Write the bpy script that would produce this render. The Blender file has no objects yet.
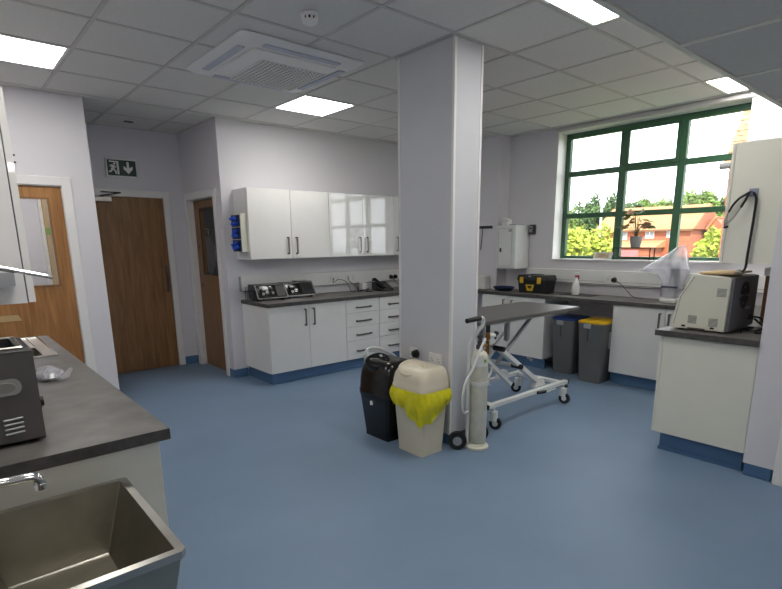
import bpy, bmesh, math, random
from mathutils import Vector, Matrix
random.seed(7)
S = bpy.context.scene
COL = S.collection
PI = math.pi

# ------------------------------------------------------------------ camera
def setup_camera():
    f, yaw, pit, rol, cx, cy, h = 519.704, 0.85981, 0.2199, -0.01081, 390.79, 358.50, 1.511
    F = Vector((math.cos(yaw)*math.cos(pit), math.sin(yaw)*math.cos(pit), -math.sin(pit)))
    Rt = Vector((math.sin(yaw), -math.cos(yaw), 0)); U = Rt.cross(F)
    c, s = math.cos(rol), math.sin(rol)
    r = c*Rt + s*U; u = -s*Rt + c*U
    cam = bpy.data.cameras.new('camera'); o = bpy.data.objects.new('camera', cam); COL.objects.link(o)
    m = Matrix(((r.x, u.x, -F.x, 0), (r.y, u.y, -F.y, 0), (r.z, u.z, -F.z, h), (0, 0, 0, 1)))
    o.matrix_world = m
    cam.sensor_fit = 'HORIZONTAL'; cam.sensor_width = 36; cam.lens = f/782*36
    cam.shift_x = (391-cx)/782; cam.shift_y = (cy-294.5)/782
    cam.clip_start = 0.02; cam.clip_end = 500
    S.camera = o
setup_camera()

# ------------------------------------------------------------------ world, sun, exposure
LED = 13.6         # radiance of the ceiling LED panels
SKY = 3.6          # radiance of the hazy bright sky
w = bpy.data.worlds.new('sky'); S.world = w; w.use_nodes = True
bg = w.node_tree.nodes['Background']
bg.inputs[0].default_value = (0.90, 0.95, 1.0, 1); bg.inputs[1].default_value = SKY
sun = bpy.data.lights.new('sun', 'SUN'); sun.energy = 8.0; sun.angle = 0.01; sun.color = (1, .93, .80)
so = bpy.data.objects.new('sun', sun); COL.objects.link(so)
so.rotation_euler = Vector((0.62, 0.42, -0.72)).to_track_quat('-Z', 'Y').to_euler()
S.view_settings.view_transform = 'Standard'; S.view_settings.look = 'None'
S.view_settings.gamma = 1; S.view_settings.use_curve_mapping = False
S.view_settings.exposure = 0.30

# ------------------------------------------------------------------ materials
def lin(c):
    return tuple(((v/255)/12.92 if v <= 10 else ((v/255+.055)/1.055)**2.4) for v in c)
MATS = {}
def mat(name, col, rough=.5, metal=0, var=.06, scale=6, bump=0, bscale=60, spec=.5, coat=0, stretch=None):
    m = bpy.data.materials.new(name); m.use_nodes = True; nt = m.node_tree
    b = nt.nodes['Principled BSDF']; c = lin(col)
    b.inputs['Roughness'].default_value = rough; b.inputs['Metallic'].default_value = metal
    b.inputs['Specular IOR Level'].default_value = spec; b.inputs['Coat Weight'].default_value = coat
    tc = nt.nodes.new('ShaderNodeTexCoord'); n = nt.nodes.new('ShaderNodeTexNoise')
    src = tc.outputs['Object']
    if stretch:
        mp = nt.nodes.new('ShaderNodeMapping'); mp.inputs['Scale'].default_value = stretch
        nt.links.new(src, mp.inputs[0]); src = mp.outputs[0]
    n.inputs['Scale'].default_value = scale; n.inputs['Detail'].default_value = 5
    nt.links.new(src, n.inputs['Vector'])
    r = nt.nodes.new('ShaderNodeValToRGB')
    r.color_ramp.elements[0].position = .3; r.color_ramp.elements[1].position = .7
    r.color_ramp.elements[0].color = tuple(v*(1-var) for v in c)+(1,)
    r.color_ramp.elements[1].color = tuple(min(1, v*(1+var)) for v in c)+(1,)
    nt.links.new(n.outputs[0], r.inputs[0]); nt.links.new(r.outputs[0], b.inputs['Base Color'])
    if bump:
        n2 = nt.nodes.new('ShaderNodeTexNoise'); n2.inputs['Scale'].default_value = bscale; n2.inputs['Detail'].default_value = 3
        nt.links.new(src, n2.inputs['Vector'])
        bp = nt.nodes.new('ShaderNodeBump'); bp.inputs['Strength'].default_value = bump; bp.inputs['Distance'].default_value = .01
        nt.links.new(n2.outputs[0], bp.inputs['Height']); nt.links.new(bp.outputs[0], b.inputs['Normal'])
    MATS[name] = m; return m
def emit(name, col, strength):
    m = bpy.data.materials.new(name); m.use_nodes = True; b = m.node_tree.nodes['Principled BSDF']
    b.inputs['Base Color'].default_value = (.8, .8, .8, 1)
    b.inputs['Emission Color'].default_value = lin(col)+(1,); b.inputs['Emission Strength'].default_value = strength
    MATS[name] = m; return m
def sheer(name, col, opacity, rough=.05, gloss=.12):
    """thin clear sheet: transparent + a little diffuse + glossy reflection"""
    m = bpy.data.materials.new(name); m.use_nodes = True; nt = m.node_tree
    nt.nodes.remove(nt.nodes['Principled BSDF']); out = nt.nodes['Material Output']
    t = nt.nodes.new('ShaderNodeBsdfTransparent'); d = nt.nodes.new('ShaderNodeBsdfDiffuse'); g = nt.nodes.new('ShaderNodeBsdfGlossy')
    d.inputs[0].default_value = lin(col)+(1,); g.inputs['Roughness'].default_value = rough
    a = nt.nodes.new('ShaderNodeMixShader'); a.inputs[0].default_value = opacity
    b = nt.nodes.new('ShaderNodeMixShader')
    fr = nt.nodes.new('ShaderNodeFresnel'); fr.inputs[0].default_value = 1.0+gloss*3.5
    nt.links.new(t.outputs[0], a.inputs[1]); nt.links.new(d.outputs[0], a.inputs[2])
    ge = nt.nodes.new('ShaderNodeNewGeometry'); mu = nt.nodes.new('ShaderNodeMath'); mu.operation = 'SUBTRACT'; mu.use_clamp = True
    nt.links.new(fr.outputs[0], mu.inputs[0]); nt.links.new(ge.outputs['Backfacing'], mu.inputs[1])
    nt.links.new(mu.outputs[0], b.inputs[0]); nt.links.new(a.outputs[0], b.inputs[1]); nt.links.new(g.outputs[0], b.inputs[2])
    nt.links.new(b.outputs[0], out.inputs[0]); MATS[name] = m; return m
def wood(name, c1, c2, rough=.4):
    m = bpy.data.materials.new(name); m.use_nodes = True; nt = m.node_tree; b = nt.nodes['Principled BSDF']
    b.inputs['Roughness'].default_value = rough
    tc = nt.nodes.new('ShaderNodeTexCoord'); mp = nt.nodes.new('ShaderNodeMapping')
    mp.inputs['Scale'].default_value = (14, 14, 1.1)
    n = nt.nodes.new('ShaderNodeTexNoise'); n.inputs['Scale'].default_value = 1.6; n.inputs['Detail'].default_value = 6; n.inputs['Distortion'].default_value = 1.2
    mp2 = nt.nodes.new('ShaderNodeMapping'); mp2.inputs['Scale'].default_value = (120, 120, 3)
    n2 = nt.nodes.new('ShaderNodeTexNoise'); n2.inputs['Scale'].default_value = 2; n2.inputs['Detail'].default_value = 3
    nt.links.new(tc.outputs['Object'], mp.inputs[0]); nt.links.new(mp.outputs[0], n.inputs['Vector'])
    nt.links.new(tc.outputs['Object'], mp2.inputs[0]); nt.links.new(mp2.outputs[0], n2.inputs['Vector'])
    mx = nt.nodes.new('ShaderNodeMath'); mx.operation = 'MULTIPLY_ADD'; mx.inputs[1].default_value = .35
    nt.links.new(n2.outputs[0], mx.inputs[0]); nt.links.new(n.outputs[0], mx.inputs[2])
    r = nt.nodes.new('ShaderNodeValToRGB'); r.color_ramp.elements[0].position = .45; r.color_ramp.elements[1].position = .85
    r.color_ramp.elements[0].color = lin(c1)+(1,); r.color_ramp.elements[1].color = lin(c2)+(1,)
    nt.links.new(mx.outputs[0], r.inputs[0]); nt.links.new(r.outputs[0], b.inputs['Base Color'])
    MATS[name] = m; return m
def brick_mat(name, c1, c2, mortar, scale, bw=.5, rh=.25):
    m = bpy.data.materials.new(name); m.use_nodes = True; nt = m.node_tree; b = nt.nodes['Principled BSDF']
    b.inputs['Roughness'].default_value = .9
    tc = nt.nodes.new('ShaderNodeTexCoord'); mp = nt.nodes.new('ShaderNodeMapping')
    mp.inputs['Rotation'].default_value = (PI/2, 0, PI/2)
    br = nt.nodes.new('ShaderNodeTexBrick'); br.inputs['Scale'].default_value = scale
    br.inputs['Color1'].default_value = lin(c1)+(1,); br.inputs['Color2'].default_value = lin(c2)+(1,); br.inputs['Mortar'].default_value = lin(mortar)+(1,)
    br.inputs['Brick Width'].default_value = bw; br.inputs['Row Height'].default_value = rh; br.inputs['Mortar Size'].default_value = .015
    nt.links.new(tc.outputs['Object'], mp.inputs[0]); nt.links.new(mp.outputs[0], br.inputs['Vector']); nt.links.new(br.outputs[0], b.inputs['Base Color'])
    MATS[name] = m; return m

mat('wall_paint', (220, 217, 221), .75, var=.015, scale=2, bump=.03, bscale=120)
mat('column_board', (205, 206, 210), .45, var=.02, scale=3)
mat('tile', (220, 218, 214), .9, var=.03, scale=40, bump=.15, bscale=250)
mat('tile_lower', (228, 220, 206), .9, var=.03, scale=40, bump=.15, bscale=250)
mat('grid_white', (198, 195, 191), .5, var=.02)
mat('grid_warm', (250, 242, 224), .5, var=.02)
mat('vinyl', (118, 139, 163), .46, var=.07, scale=1.3, bump=.02, bscale=200, spec=.35)
mat('vinyl_skirt', (82, 114, 150), .4, var=.05, scale=3, spec=.4)
mat('gloss_paint', (232, 230, 228), .3, var=.01)
mat('gloss_door', (236, 234, 230), .045, var=.01, coat=.5, spec=.6)
mat('white_laminate', (232, 231, 228), .25, var=.015)
mat('cream_laminate', (226, 224, 210), .35, var=.015)
mat('worktop', (104, 101, 98), .42, var=.28, scale=9, bump=.05, bscale=90)
mat('worktop_edge', (74, 71, 69), .5, var=.3, scale=25)
mat('steel', (190, 186, 178), .28, metal=1, var=.08, scale=12)
mat('brushed', (168, 164, 152), .34, metal=1, var=.2, scale=5, bump=.03, bscale=30)
mat('table_steel', (150, 148, 146), .30, metal=1, var=.06, scale=4)
mat('chrome', (225, 225, 225), .08, metal=1, var=.02)
mat('black', (20, 20, 21), .4, var=.1)
mat('black_gloss', (14, 14, 15), .18, var=.1)
mat('dark_metal', (84, 82, 86), .42, metal=.6, var=.12, scale=20)
mat('panel_grey', (112, 112, 120), .45, metal=.2, var=.08, scale=14)
mat('louvre_grey', (186, 191, 204), .5)
mat('handle_metal', (132, 126, 118), .3, metal=1, var=.08, scale=20)
mat('cleaner_grey', (92, 88, 86), .45, metal=.3, var=.08, scale=10)
mat('charcoal', (74, 73, 73), .5, var=.06, scale=10)
mat('bin_grey', (112, 112, 110), .5, var=.05, scale=6)
mat('navy', (28, 42, 82), .4)
mat('blue_lid', (34, 58, 120), .45)
mat('yellow_lid', (222, 178, 24), .45)
mat('yellow_bag', (224, 214, 24), .30, var=.12, scale=14, bump=.9, bscale=22)
mat('cream_plastic', (214, 205, 182), .35, var=.03)
mat('cream_metal', (214, 212, 196), .4, var=.02)
mat('white_plastic', (232, 232, 230), .4, var=.02)
mat('white_enamel', (224, 225, 222), .3, var=.03)
mat('cylinder_paint', (206, 204, 190), .45, var=.10, scale=14)
mat('brass', (150, 104, 50), .35, metal=.8)
mat('red', (176, 32, 34), .4)
mat('green_sticker', (120, 170, 40), .5)
mat('sign_green', (10, 52, 34), .4)
mat('blue_glove', (24, 76, 190), .5, var=.2, scale=30)
mat('cardboard', (196, 168, 124), .8, var=.06)
mat('brown', (110, 72, 48), .6, var=.2, scale=30)
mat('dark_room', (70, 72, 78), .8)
mat('grey_blue', (140, 146, 166), .4)
mat('rubber', (24, 24, 25), .6)
mat('window_green', (58, 100, 72), .4, var=.06)
mat('pot', (150, 150, 150), .7, var=.08, scale=20)
mat('leaf_green', (92, 112, 62), .5, var=.25, scale=12)
mat('leaf_pale', (190, 150, 120), .5, var=.2, scale=12)
mat('tree_bright', (132, 146, 44), .8, var=.45, scale=.8)
mat('tree_mid', (88, 112, 46), .8, var=.45, scale=.5)
mat('tree_dark', (60, 86, 42), .8, var=.4, scale=.4)
mat('bark', (96, 78, 60), .9, var=.2)
mat('grass', (96, 112, 52), .95, var=.2, scale=.4)
mat('render_white', (226, 222, 214), .7)
mat('garage_pink', (196, 96, 100), .6)
mat('microscope', (70, 76, 96), .4, var=.3, scale=20)
mat('photo_print', (186, 170, 140), .5, var=.35, scale=30)
mat('vent_dark', (52, 52, 50), .7)
mat('galv', (168, 170, 172), .5, metal=.4)
mat('pale_grey', (190, 190, 196), .9, var=.1)
wood('oak', (142, 96, 52), (178, 128, 76))
wood('oak_shaded', (118, 82, 50), (150, 110, 70))  # oak darkened to put the recess shade into the colour; also on glazing beads
brick_mat('brick', (158, 88, 62), (140, 74, 52), (150, 116, 94), 5, .5, .17)
brick_mat('roof_tile', (164, 124, 84), (148, 108, 72), (110, 76, 52), 2.2, .5, .5)
brick_mat('roof_tile_near', (176, 138, 106), (160, 122, 90), (118, 82, 60), 3.6, .5, .5)
emit('led', (255, 253, 248), LED)
sheer('glass', (240, 245, 245), .03, .0, .12)
sheer('glass_dark', (40, 42, 46), .35, .02, .15)
sheer('plastic_film', (242, 242, 250), .42, .2, .12)
sheer('clear_cover', (60, 62, 66), .35, .1, .15)

# ------------------------------------------------------------------ mesh helpers
class MB:
    def __init__(s): s.bm = bmesh.new()
    def _bev(s, vs, bev, seg=1):
        es = list({e for v in vs for e in v.link_edges})
        bmesh.ops.bevel(s.bm, geom=es, offset=bev, segments=seg, affect='EDGES', clamp_overlap=True)
    def box(s, x0, x1, y0, y1, z0, z1, bev=0, seg=1, rot=None):
        m = Matrix.Translation(((x0+x1)/2, (y0+y1)/2, (z0+z1)/2))
        if rot is not None: m = m @ rot.to_4x4()
        m = m @ Matrix.Diagonal((abs(x1-x0), abs(y1-y0), abs(z1-z0), 1))
        r = bmesh.ops.create_cube(s.bm, size=1, matrix=m)
        if bev: s._bev(r['verts'], bev, seg)
        return s
    def bar(s, p0, p1, w, h, up=(0, 0, 1), bev=0):
        p0, p1 = Vector(p0), Vector(p1); d = p1-p0; L = d.length; d.normalize()
        u = Vector(up); sd = d.cross(u)
        if sd.length < 1e-4: sd = d.cross(Vector((1, 0, 0)))
        sd.normalize(); u = sd.cross(d)
        R3 = Matrix((d, sd, u)).transposed()
        m = Matrix.Translation((p0+p1)/2) @ R3.to_4x4() @ Matrix.Diagonal((L, w, h, 1))
        r = bmesh.ops.create_cube(s.bm, size=1, matrix=m)
        if bev: s._bev(r['verts'], bev)
        return s
    def cyl(s, p0, p1, r0, r1=None, seg=20, caps=True):
        r1 = r0 if r1 is None else r1
        p0, p1 = Vector(p0), Vector(p1); d = p1-p0
        q = Vector((0, 0, 1)).rotation_difference(d.normalized())
        m = Matrix.Translation((p0+p1)/2) @ q.to_matrix().to_4x4()
        bmesh.ops.create_cone(s.bm, cap_ends=caps, segments=seg, radius1=max(r0, 1e-5), radius2=max(r1, 1e-5), depth=d.length, matrix=m)
        return s
    def sphere(s, c, r, seg=16, rings=10, scale=(1, 1, 1), rot=None):
        m = Matrix.Translation(c)
        if rot is not None: m = m @ rot.to_4x4()
        m = m @ Matrix.Diagonal((*scale, 1))
        bmesh.ops.create_uvsphere(s.bm, u_segments=seg, v_segments=rings, radius=r, matrix=m); return s
    def loft(s, loops, cap0=True, cap1=True, closed=True):
        rows = [[s.bm.verts.new(p) for p in L] for L in loops]
        n = len(rows[0])
        for a, b in zip(rows, rows[1:]):
            for i in range(n if closed else n-1):
                s.bm.faces.new((a[i], a[(i+1) % n], b[(i+1) % n], b[i]))
        if cap0: s.bm.faces.new(rows[0][::-1])
        if cap1: s.bm.faces.new(rows[-1])
        return s
    def tube(s, pts, r, seg=8, smooth=0, closed=False, taper=None):
        P = [Vector(p) for p in pts]
        if smooth: P = spline(P, smooth)
        loops = []; prev = None
        for i, p in enumerate(P):
            t = (P[min(i+1, len(P)-1)]-P[max(i-1, 0)]).normalized()
            if prev is None:
                a = t.cross(Vector((0, 0, 1)))
                if a.length < 1e-3: a = t.cross(Vector((1, 0, 0)))
            else: a = prev - t*prev.dot(t)
            a.normalize(); prev = a; b = t.cross(a)
            rr = r if taper is None else r*(taper[0]+(taper[1]-taper[0])*i/(len(P)-1))
            loops.append([p+rr*(math.cos(2*PI*k/seg)*a+math.sin(2*PI*k/seg)*b) for k in range(seg)])
        return s.loft(loops)
    def prism(s, poly, axis, a, b, bev=0):
        """poly: list of 2-D points in the plane across axis ('x': (y,z), 'y': (x,z), 'z': (x,y))"""
        f = {'x': lambda p, v: (v, p[0], p[1]), 'y': lambda p, v: (p[0], v, p[1]), 'z': lambda p, v: (p[0], p[1], v)}[axis]
        A = [s.bm.verts.new(f(p, a)) for p in poly]; B = [s.bm.verts.new(f(p, b)) for p in poly]
        n = len(poly)
        for i in range(n): s.bm.faces.new((A[i], A[(i+1) % n], B[(i+1) % n], B[i]))
        s.bm.faces.new(A[::-1]); s.bm.faces.new(B)
        if bev: s._bev(A+B, bev)
        return s
    def lathe(s, prof, c=(0, 0, 0), seg=24):
        loops = [[(c[0]+r*math.cos(2*PI*k/seg), c[1]+r*math.sin(2*PI*k/seg), c[2]+z) for k in range(seg)] for r, z in prof]
        return s.loft(loops)
    def quads(s, V, Fc):
        vs = [s.bm.verts.new(v) for v in V]
        for f in Fc: s.bm.faces.new([vs[i] for i in f])
        return s
def spline(P, n):
    out = []
    for i in range(len(P)-1):
        a, b, c, d = P[max(i-1, 0)], P[i], P[i+1], P[min(i+2, len(P)-1)]
        for k in range(n):
            t = k/n
            out.append(.5*((2*b)+(c-a)*t+(2*a-5*b+4*c-d)*t*t+(3*b-a-3*c+d)*t**3))
    return out+[P[-1]]
def rrect(cx, cy, hx, hy, r, z, n=5):
    pts = []
    for sx, sy, a0 in ((1, 1, 0), (-1, 1, 90), (-1, -1, 180), (1, -1, 270)):
        for k in range(n+1):
            a = math.radians(a0+90*k/n)
            pts.append((cx+sx*(hx-r)+r*math.cos(a), cy+sy*(hy-r)+r*math.sin(a), z))
    return pts

ORG = {}
def obj(name, mb, m, parent=None, origin=None, flat=False, ang=35):
    if isinstance(mb, MB):
        bmesh.ops.recalc_face_normals(mb.bm, faces=mb.bm.faces)
        me = bpy.data.meshes.new(name)
        org = Vector(ORG[parent.name]) if parent else Vector(origin or (0, 0, 0))
        bmesh.ops.translate(mb.bm, verts=mb.bm.verts, vec=-org)
        mb.bm.to_mesh(me); mb.bm.free()
        if not flat:
            me.polygons.foreach_set('use_smooth', [True]*len(me.polygons))
            me.set_sharp_from_angle(angle=math.radians(ang))
    else: me = mb; org = Vector(ORG[parent.name]) if parent else Vector(origin or (0, 0, 0))
    me.materials.append(MATS[m]) if not me.materials else None
    o = bpy.data.objects.new(name, me); COL.objects.link(o)
    if parent: o.parent = parent
    else: o.location = org
    ORG[o.name] = tuple(org)
    return o
def tag(o, label, cat, group=None):
    o['label'] = label; o['category'] = cat
    if group: o['group'] = group
    return o
def thing(name, label, cat, loc, group=None):
    o = bpy.data.objects.new(name, None); COL.objects.link(o); o.location = loc
    o.empty_display_size = .05; ORG[o.name] = tuple(loc); return tag(o, label, cat, group)
def struct(name, mb, m):
    o = obj(name, mb, m); o['kind'] = 'structure'; return o
def box(name, m, parent, *a, **k):
    return obj(name, MB().box(*a, **k), m, parent)

# ------------------------------------------------------------------ room dimensions (metres)
ZC = 2.8; ZL = 2.19
XL, XP, XR, XB, XW = -.10, 1.216, 2.433, 5.60, 5.806
Y0, YA, YB, YBX = .90, 5.582, 6.702, 4.34
T = .12

# floor
struct('floor', MB().box(-2.2, 7.2, -2.6, 8.6, -.15, 0), 'vinyl')

# walls
m = MB(); m.box(XL-T, XL, Y0, YA, 0, 3.0); m.box(-2.0, XL-T, Y0, Y0+T, 0, 3.0)
struct('wall_left', m, 'wall_paint')
m = MB()                                                     # partition with door_1
D1a, D1b, DH = .13, .965, 2.035
m.box(XL, D1a, YA, YA+T, 0, 3.0); m.box(D1b, XP, YA, YA+T, 0, 3.0); m.box(D1a, D1b, YA, YA+T, DH, 3.0)
m.box(XP-T, XP, YA+T, YB, 0, 3.0)
struct('wall_partition', m, 'wall_paint')
m = MB(); D2a, D2b = 1.345, 2.195
m.box(XP-T, D2a, YB, YB+T, 0, 3.0); m.box(D2b, XR+.15, YB, YB+T, 0, 3.0); m.box(D2a, D2b, YB, YB+T, 2.06, 3.0)
struct('wall_recess', m, 'wall_paint')
m = MB(); D3a, D3b = 5.77, 6.555
m.box(XR, XR+.15, YA+T, D3a, 0, 3.0); m.box(XR, XR+.15, D3b, YB, 0, 3.0); m.box(XR, XR+.15, D3a, D3b, 2.035, 3.0)
struct('wall_recess_right', m, 'wall_paint')
struct('wall_cabinet', MB().box(XR, XW+.2, YA, YA+T, 0, 3.0), 'wall_paint')
struct('wall_boxing', MB().box(XB, XW, YBX, YA, 0, 3.0), 'wall_paint')
m = MB(); WY0, WY1, WZ0, WZ1 = 1.695, 3.66, 1.275, 2.755
XO = XW+.30
m.box(XW, XO, WY1, YA, -3.2, 3.2); m.box(XW, XO, -.2, WY0, -3.2, 3.2); m.box(XW, XO, WY0, WY1, -3.2, WZ0); m.box(XW, XO, WY0, WY1, WZ1, 3.2)
struct('wall_window', m, 'wall_paint')
m = MB(); m.box(3.80, XW, .73, Y0, .085, 3.0); m.box(3.815, XW, .745, Y0-.015, 0, .09)
struct('wall_right', m, 'wall_paint')
# the lower zone the photograph is taken from
m = MB(); m.box(-2.0, 3.80, Y0-.12, Y0-.002, ZL+.065, 3.0)
struct('wall_over_opening', m, 'wall_paint')
struct('wall_rear', MB().box(-2.1, 5.2, -2.5, -2.4, 0, 2.6), 'wall_paint')
struct('wall_rear_left', MB().box(-2.1, -2.0, -2.4, Y0+T, 0, 3.0), 'wall_paint')
struct('wall_rear_right', MB().box(5.1, 5.2, -2.4, .73, 0, 2.6), 'wall_paint')
struct('roof_slab', MB().box(-2.2, XO, -2.6, 8.6, 3.0, 3.15), 'wall_paint')

# rooms seen through the door glass
m = MB(); m.box(XL-.6, XP-T, 7.55, 7.65, 0, 3.0); m.box(XL-.7, XL-.6, YA+T, 7.65, 0, 3.0); m.box(XP-T, XP-T+.05, YB+T, 7.65, 0, 3.0)
m.box(XL-.6, XP, YA+T, 7.65, 2.45, 2.5)
struct('wall_side_room', m, 'wall_paint')
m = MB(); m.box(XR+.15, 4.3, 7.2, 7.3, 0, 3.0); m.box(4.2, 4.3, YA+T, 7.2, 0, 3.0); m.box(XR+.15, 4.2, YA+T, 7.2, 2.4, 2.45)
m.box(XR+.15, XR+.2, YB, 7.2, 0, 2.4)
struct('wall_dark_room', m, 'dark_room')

struct('wall_light_stop', MB().box(-2.2, 7.2, 8.5, 8.6, 0, 3.0).box(-2.2, -2.1, Y0, 8.5, 0, 3.0).box(XO, XO+.1, YA, 8.5, 0, 3.0), 'wall_paint')  # unseen walls added to stop sky light leaking in under the doors
# baseboards: coved blue vinyl
def skirt(name, *boxes):
    m = MB()
    for b in boxes: m.box(*b, 0, .10, bev=.006)
    struct(name, m, 'vinyl_skirt')
skirt('baseboard_partition', (XL, .06, YA-.012, YA), (1.04, XP+.012, YA-.012, YA), (XP, XP+.012, YA, YB))
skirt('baseboard_recess', (XP+.012, 1.27, YB-.012, YB), (2.265, XR-.012, YB-.012, YB), (XR-.012, XR, 6.63, YB))
skirt('baseboard_cabinet', (XR, 2.60, YA-.012, YA), (XR-.012, XR, YA-.012, 5.695))
skirt('baseboard_right', (3.803, 3.815, .74, .892), (3.815, 4.2, .733, .745))
skirt('baseboard_window', (XW-.012, XW, 2.62, 3.38))

# ------------------------------------------------------------------ ceilings
GX, GY, G = .916, 1.897, .6
BW = .012
ceil = struct('ceiling', MB().box(XL, XW, Y0, YA, ZC+.035, ZC+.06).box(XP, XR, YA, YB, ZC+.035, ZC+.06), 'grid_white')
def tile_mesh(w, d, t=.02):
    m = MB().box(-w/2, w/2, -d/2, d/2, 0, t, bev=.003)
    bmesh.ops.recalc_face_normals(m.bm, faces=m.bm.faces)
    me = bpy.data.meshes.new('ceiling_tile'); m.bm.to_mesh(me); m.bm.free(); return me
TM = {}
def tile(x0, x1, y0, y1, z, parent, mt):
    w, d = round(x1-x0, 3), round(y1-y0, 3)
    if w < .03 or d < .03: return
    k = (w, d, mt)
    if k not in TM: TM[k] = tile_mesh(w, d); TM[k].materials.append(MATS[mt])
    o = bpy.data.objects.new('ceiling_tile', TM[k]); COL.objects.link(o); o.parent = parent
    o.location = ((x0+x1)/2, (y0+y1)/2, z)
LIGHTS = [(i, j) for i in (-1, 3, 7) for j in (-1, 4) if (i, j) != (7, 4)]      # grid cells that hold an LED panel
AC = (1.64, 2.61, 3.27, 4.24)
zones = [(XL, XW, Y0, YA), (XP, XR, YA, YB)]
for zx0, zx1, zy0, zy1 in zones:
    for i in range(-2, 10):
        for j in range(-3, 9):
            x0, x1 = GX+i*G, GX+(i+1)*G; y0, y1 = GY+j*G, GY+(j+1)*G
            cx0, cx1, cy0, cy1 = max(x0, zx0), min(x1, zx1), max(y0, zy0), min(y1, zy1)
            if cx1-cx0 < .04 or cy1-cy0 < .04 or (i, j) in LIGHTS: continue
            tile(cx0+BW, cx1-BW, cy0+BW, cy1-BW, ZC+.004, ceil, 'tile')
def gbar(x0, x1, y0, y1, z, parent, mt='grid_white'):
    box('grid_bar', mt, parent, x0, x1, y0, y1, z, z+.03)
for i in range(-1, 9):
    x = GX+i*G
    if XL < x < XW: gbar(x-BW, x+BW, Y0, YB if XP < x < XR else YA, ZC, ceil)
for j in range(-1, 8):
    y = GY+j*G
    for zx0, zx1, zy0, zy1 in zones:
        if zy0 < y < zy1:
            xs = [zx0]+[GX+i*G for i in range(-1, 9) if zx0 < GX+i*G < zx1]+[zx1]
            for a, b in zip(xs, xs[1:]): gbar(a+(BW if a != zx0 else 0), b-(BW if b != zx1 else 0), y-BW, y+BW, ZC, ceil)
for a in ((XL, XW, YA-.022, YA), (XL, XP, YA-.022, YA), (XW-.022, XW, Y0, YA), (XL, XL+.022, Y0, YA), (XL, XW, Y0, Y0+.022), (XP, XR, YB-.022, YB), (XP, XP+.022, YA, YB), (XR-.022, XR, YA, YB)):
    if a == (XL, XW, YA-.022, YA): a = (XR, XB, YA-.022, YA)
    gbar(*a, ZC-.001, ceil)
low = struct('ceiling_lower', MB().box(-2.0, 5.1, -2.4, Y0+.005, ZL+.035, ZL+.06), 'grid_warm')
LX, LY = 2.155, .30
for i in range(-7, 6):
    for j in range(-5, 2):
        x0, x1 = max(LX+i*G, -2.0), min(LX+(i+1)*G, 5.1); y0, y1 = max(LY+j*G, -2.4), min(LY+(j+1)*G, Y0-.02)
        tile(x0+BW, x1-BW, y0+BW, y1-(.003 if y1 > .8 else BW), ZL+.004, low, 'tile_lower')
for i in range(-6, 6):
    x = LX+i*G
    if x < 5.1: gbar(x-BW, x+BW, -2.4, Y0-.02, ZL, low, 'grid_warm')
for j in range(-4, 2):
    y = LY+j*G
    if y < .8:
        for i in range(-7, 5): gbar(max(LX+i*G, -2.0)+BW, LX+(i+1)*G-BW, y-BW, y+BW, ZL, low, 'grid_warm')
obj('edge_trim', MB().box(-2.0, 3.80, Y0-.022, Y0, ZL, ZL+.02), 'grid_warm', low)

# LED panels
LL = {(-1, 4): 'square ceiling LED panel above the partition with the glazed oak door',
      (3, 4): 'square ceiling LED panel between air-conditioning cassette and white wall cupboards',
      (3, -1): 'square ceiling LED panel halfway along the edge of the lower ceiling',
      (7, -1): 'square ceiling LED panel right beside the head of the green window',
      (-1, -1): 'square ceiling LED panel above the stainless sink tub',
      (7, 4): 'square ceiling LED panel above the corner behind the column'}
for (i, j) in LIGHTS:
    x0, y0 = GX+i*G, GY+j*G
    t = thing('ceiling_light', LL[(i, j)], 'light', (x0+.3, y0+.3, ZC), 'LED ceiling panels')
    fr = MB()
    for b in ((.012, .588, .012, .03), (.012, .588, .57, .588), (.012, .03, .03, .57), (.57, .588, .03, .57)):
        fr.box(x0+b[0], x0+b[1], y0+b[2], y0+b[3], ZC+.001, ZC+.03)
    obj('frame', fr, 'gloss_paint', t)
    box('diffuser', 'led', t, x0+.03, x0+.57, y0+.03, y0+.57, ZC+.004, ZC+.02)
t = thing('ceiling_light', 'added unseen LED panel lighting the side room behind glazed oak door', 'light', (.5, 6.7, 2.45))  # added lamp, out of view, to light the room behind the glass
box('diffuser', 'led', t, .30, .70, 6.4, 6.9, 2.43, 2.45)
box('frame', 'gloss_paint', t, .28, .72, 6.38, 6.92, 2.44, 2.45)
t = thing('ceiling_light', 'added unseen LED panel in the lower ceiling behind the opening', 'light', (.65, -1.2, ZL))  # added lamp behind the camera to brighten the lower zone
box('diffuser', 'led', t, .40, .90, -1.45, -.95, ZL-.008, ZL)
box('frame', 'gloss_paint', t, .38, .92, -1.47, -.93, ZL-.006, ZL)
t = thing('ceiling_light', 'second added unseen LED panel in the lower ceiling behind the opening', 'light', (3.05, -1.2, ZL))  # second added lamp for the lower zone, also out of view
box('diffuser', 'led', t, 2.80, 3.30, -1.45, -.95, ZL-.008, ZL)
box('frame', 'gloss_paint', t, 2.78, 3.32, -1.47, -.93, ZL-.006, ZL)

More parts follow.
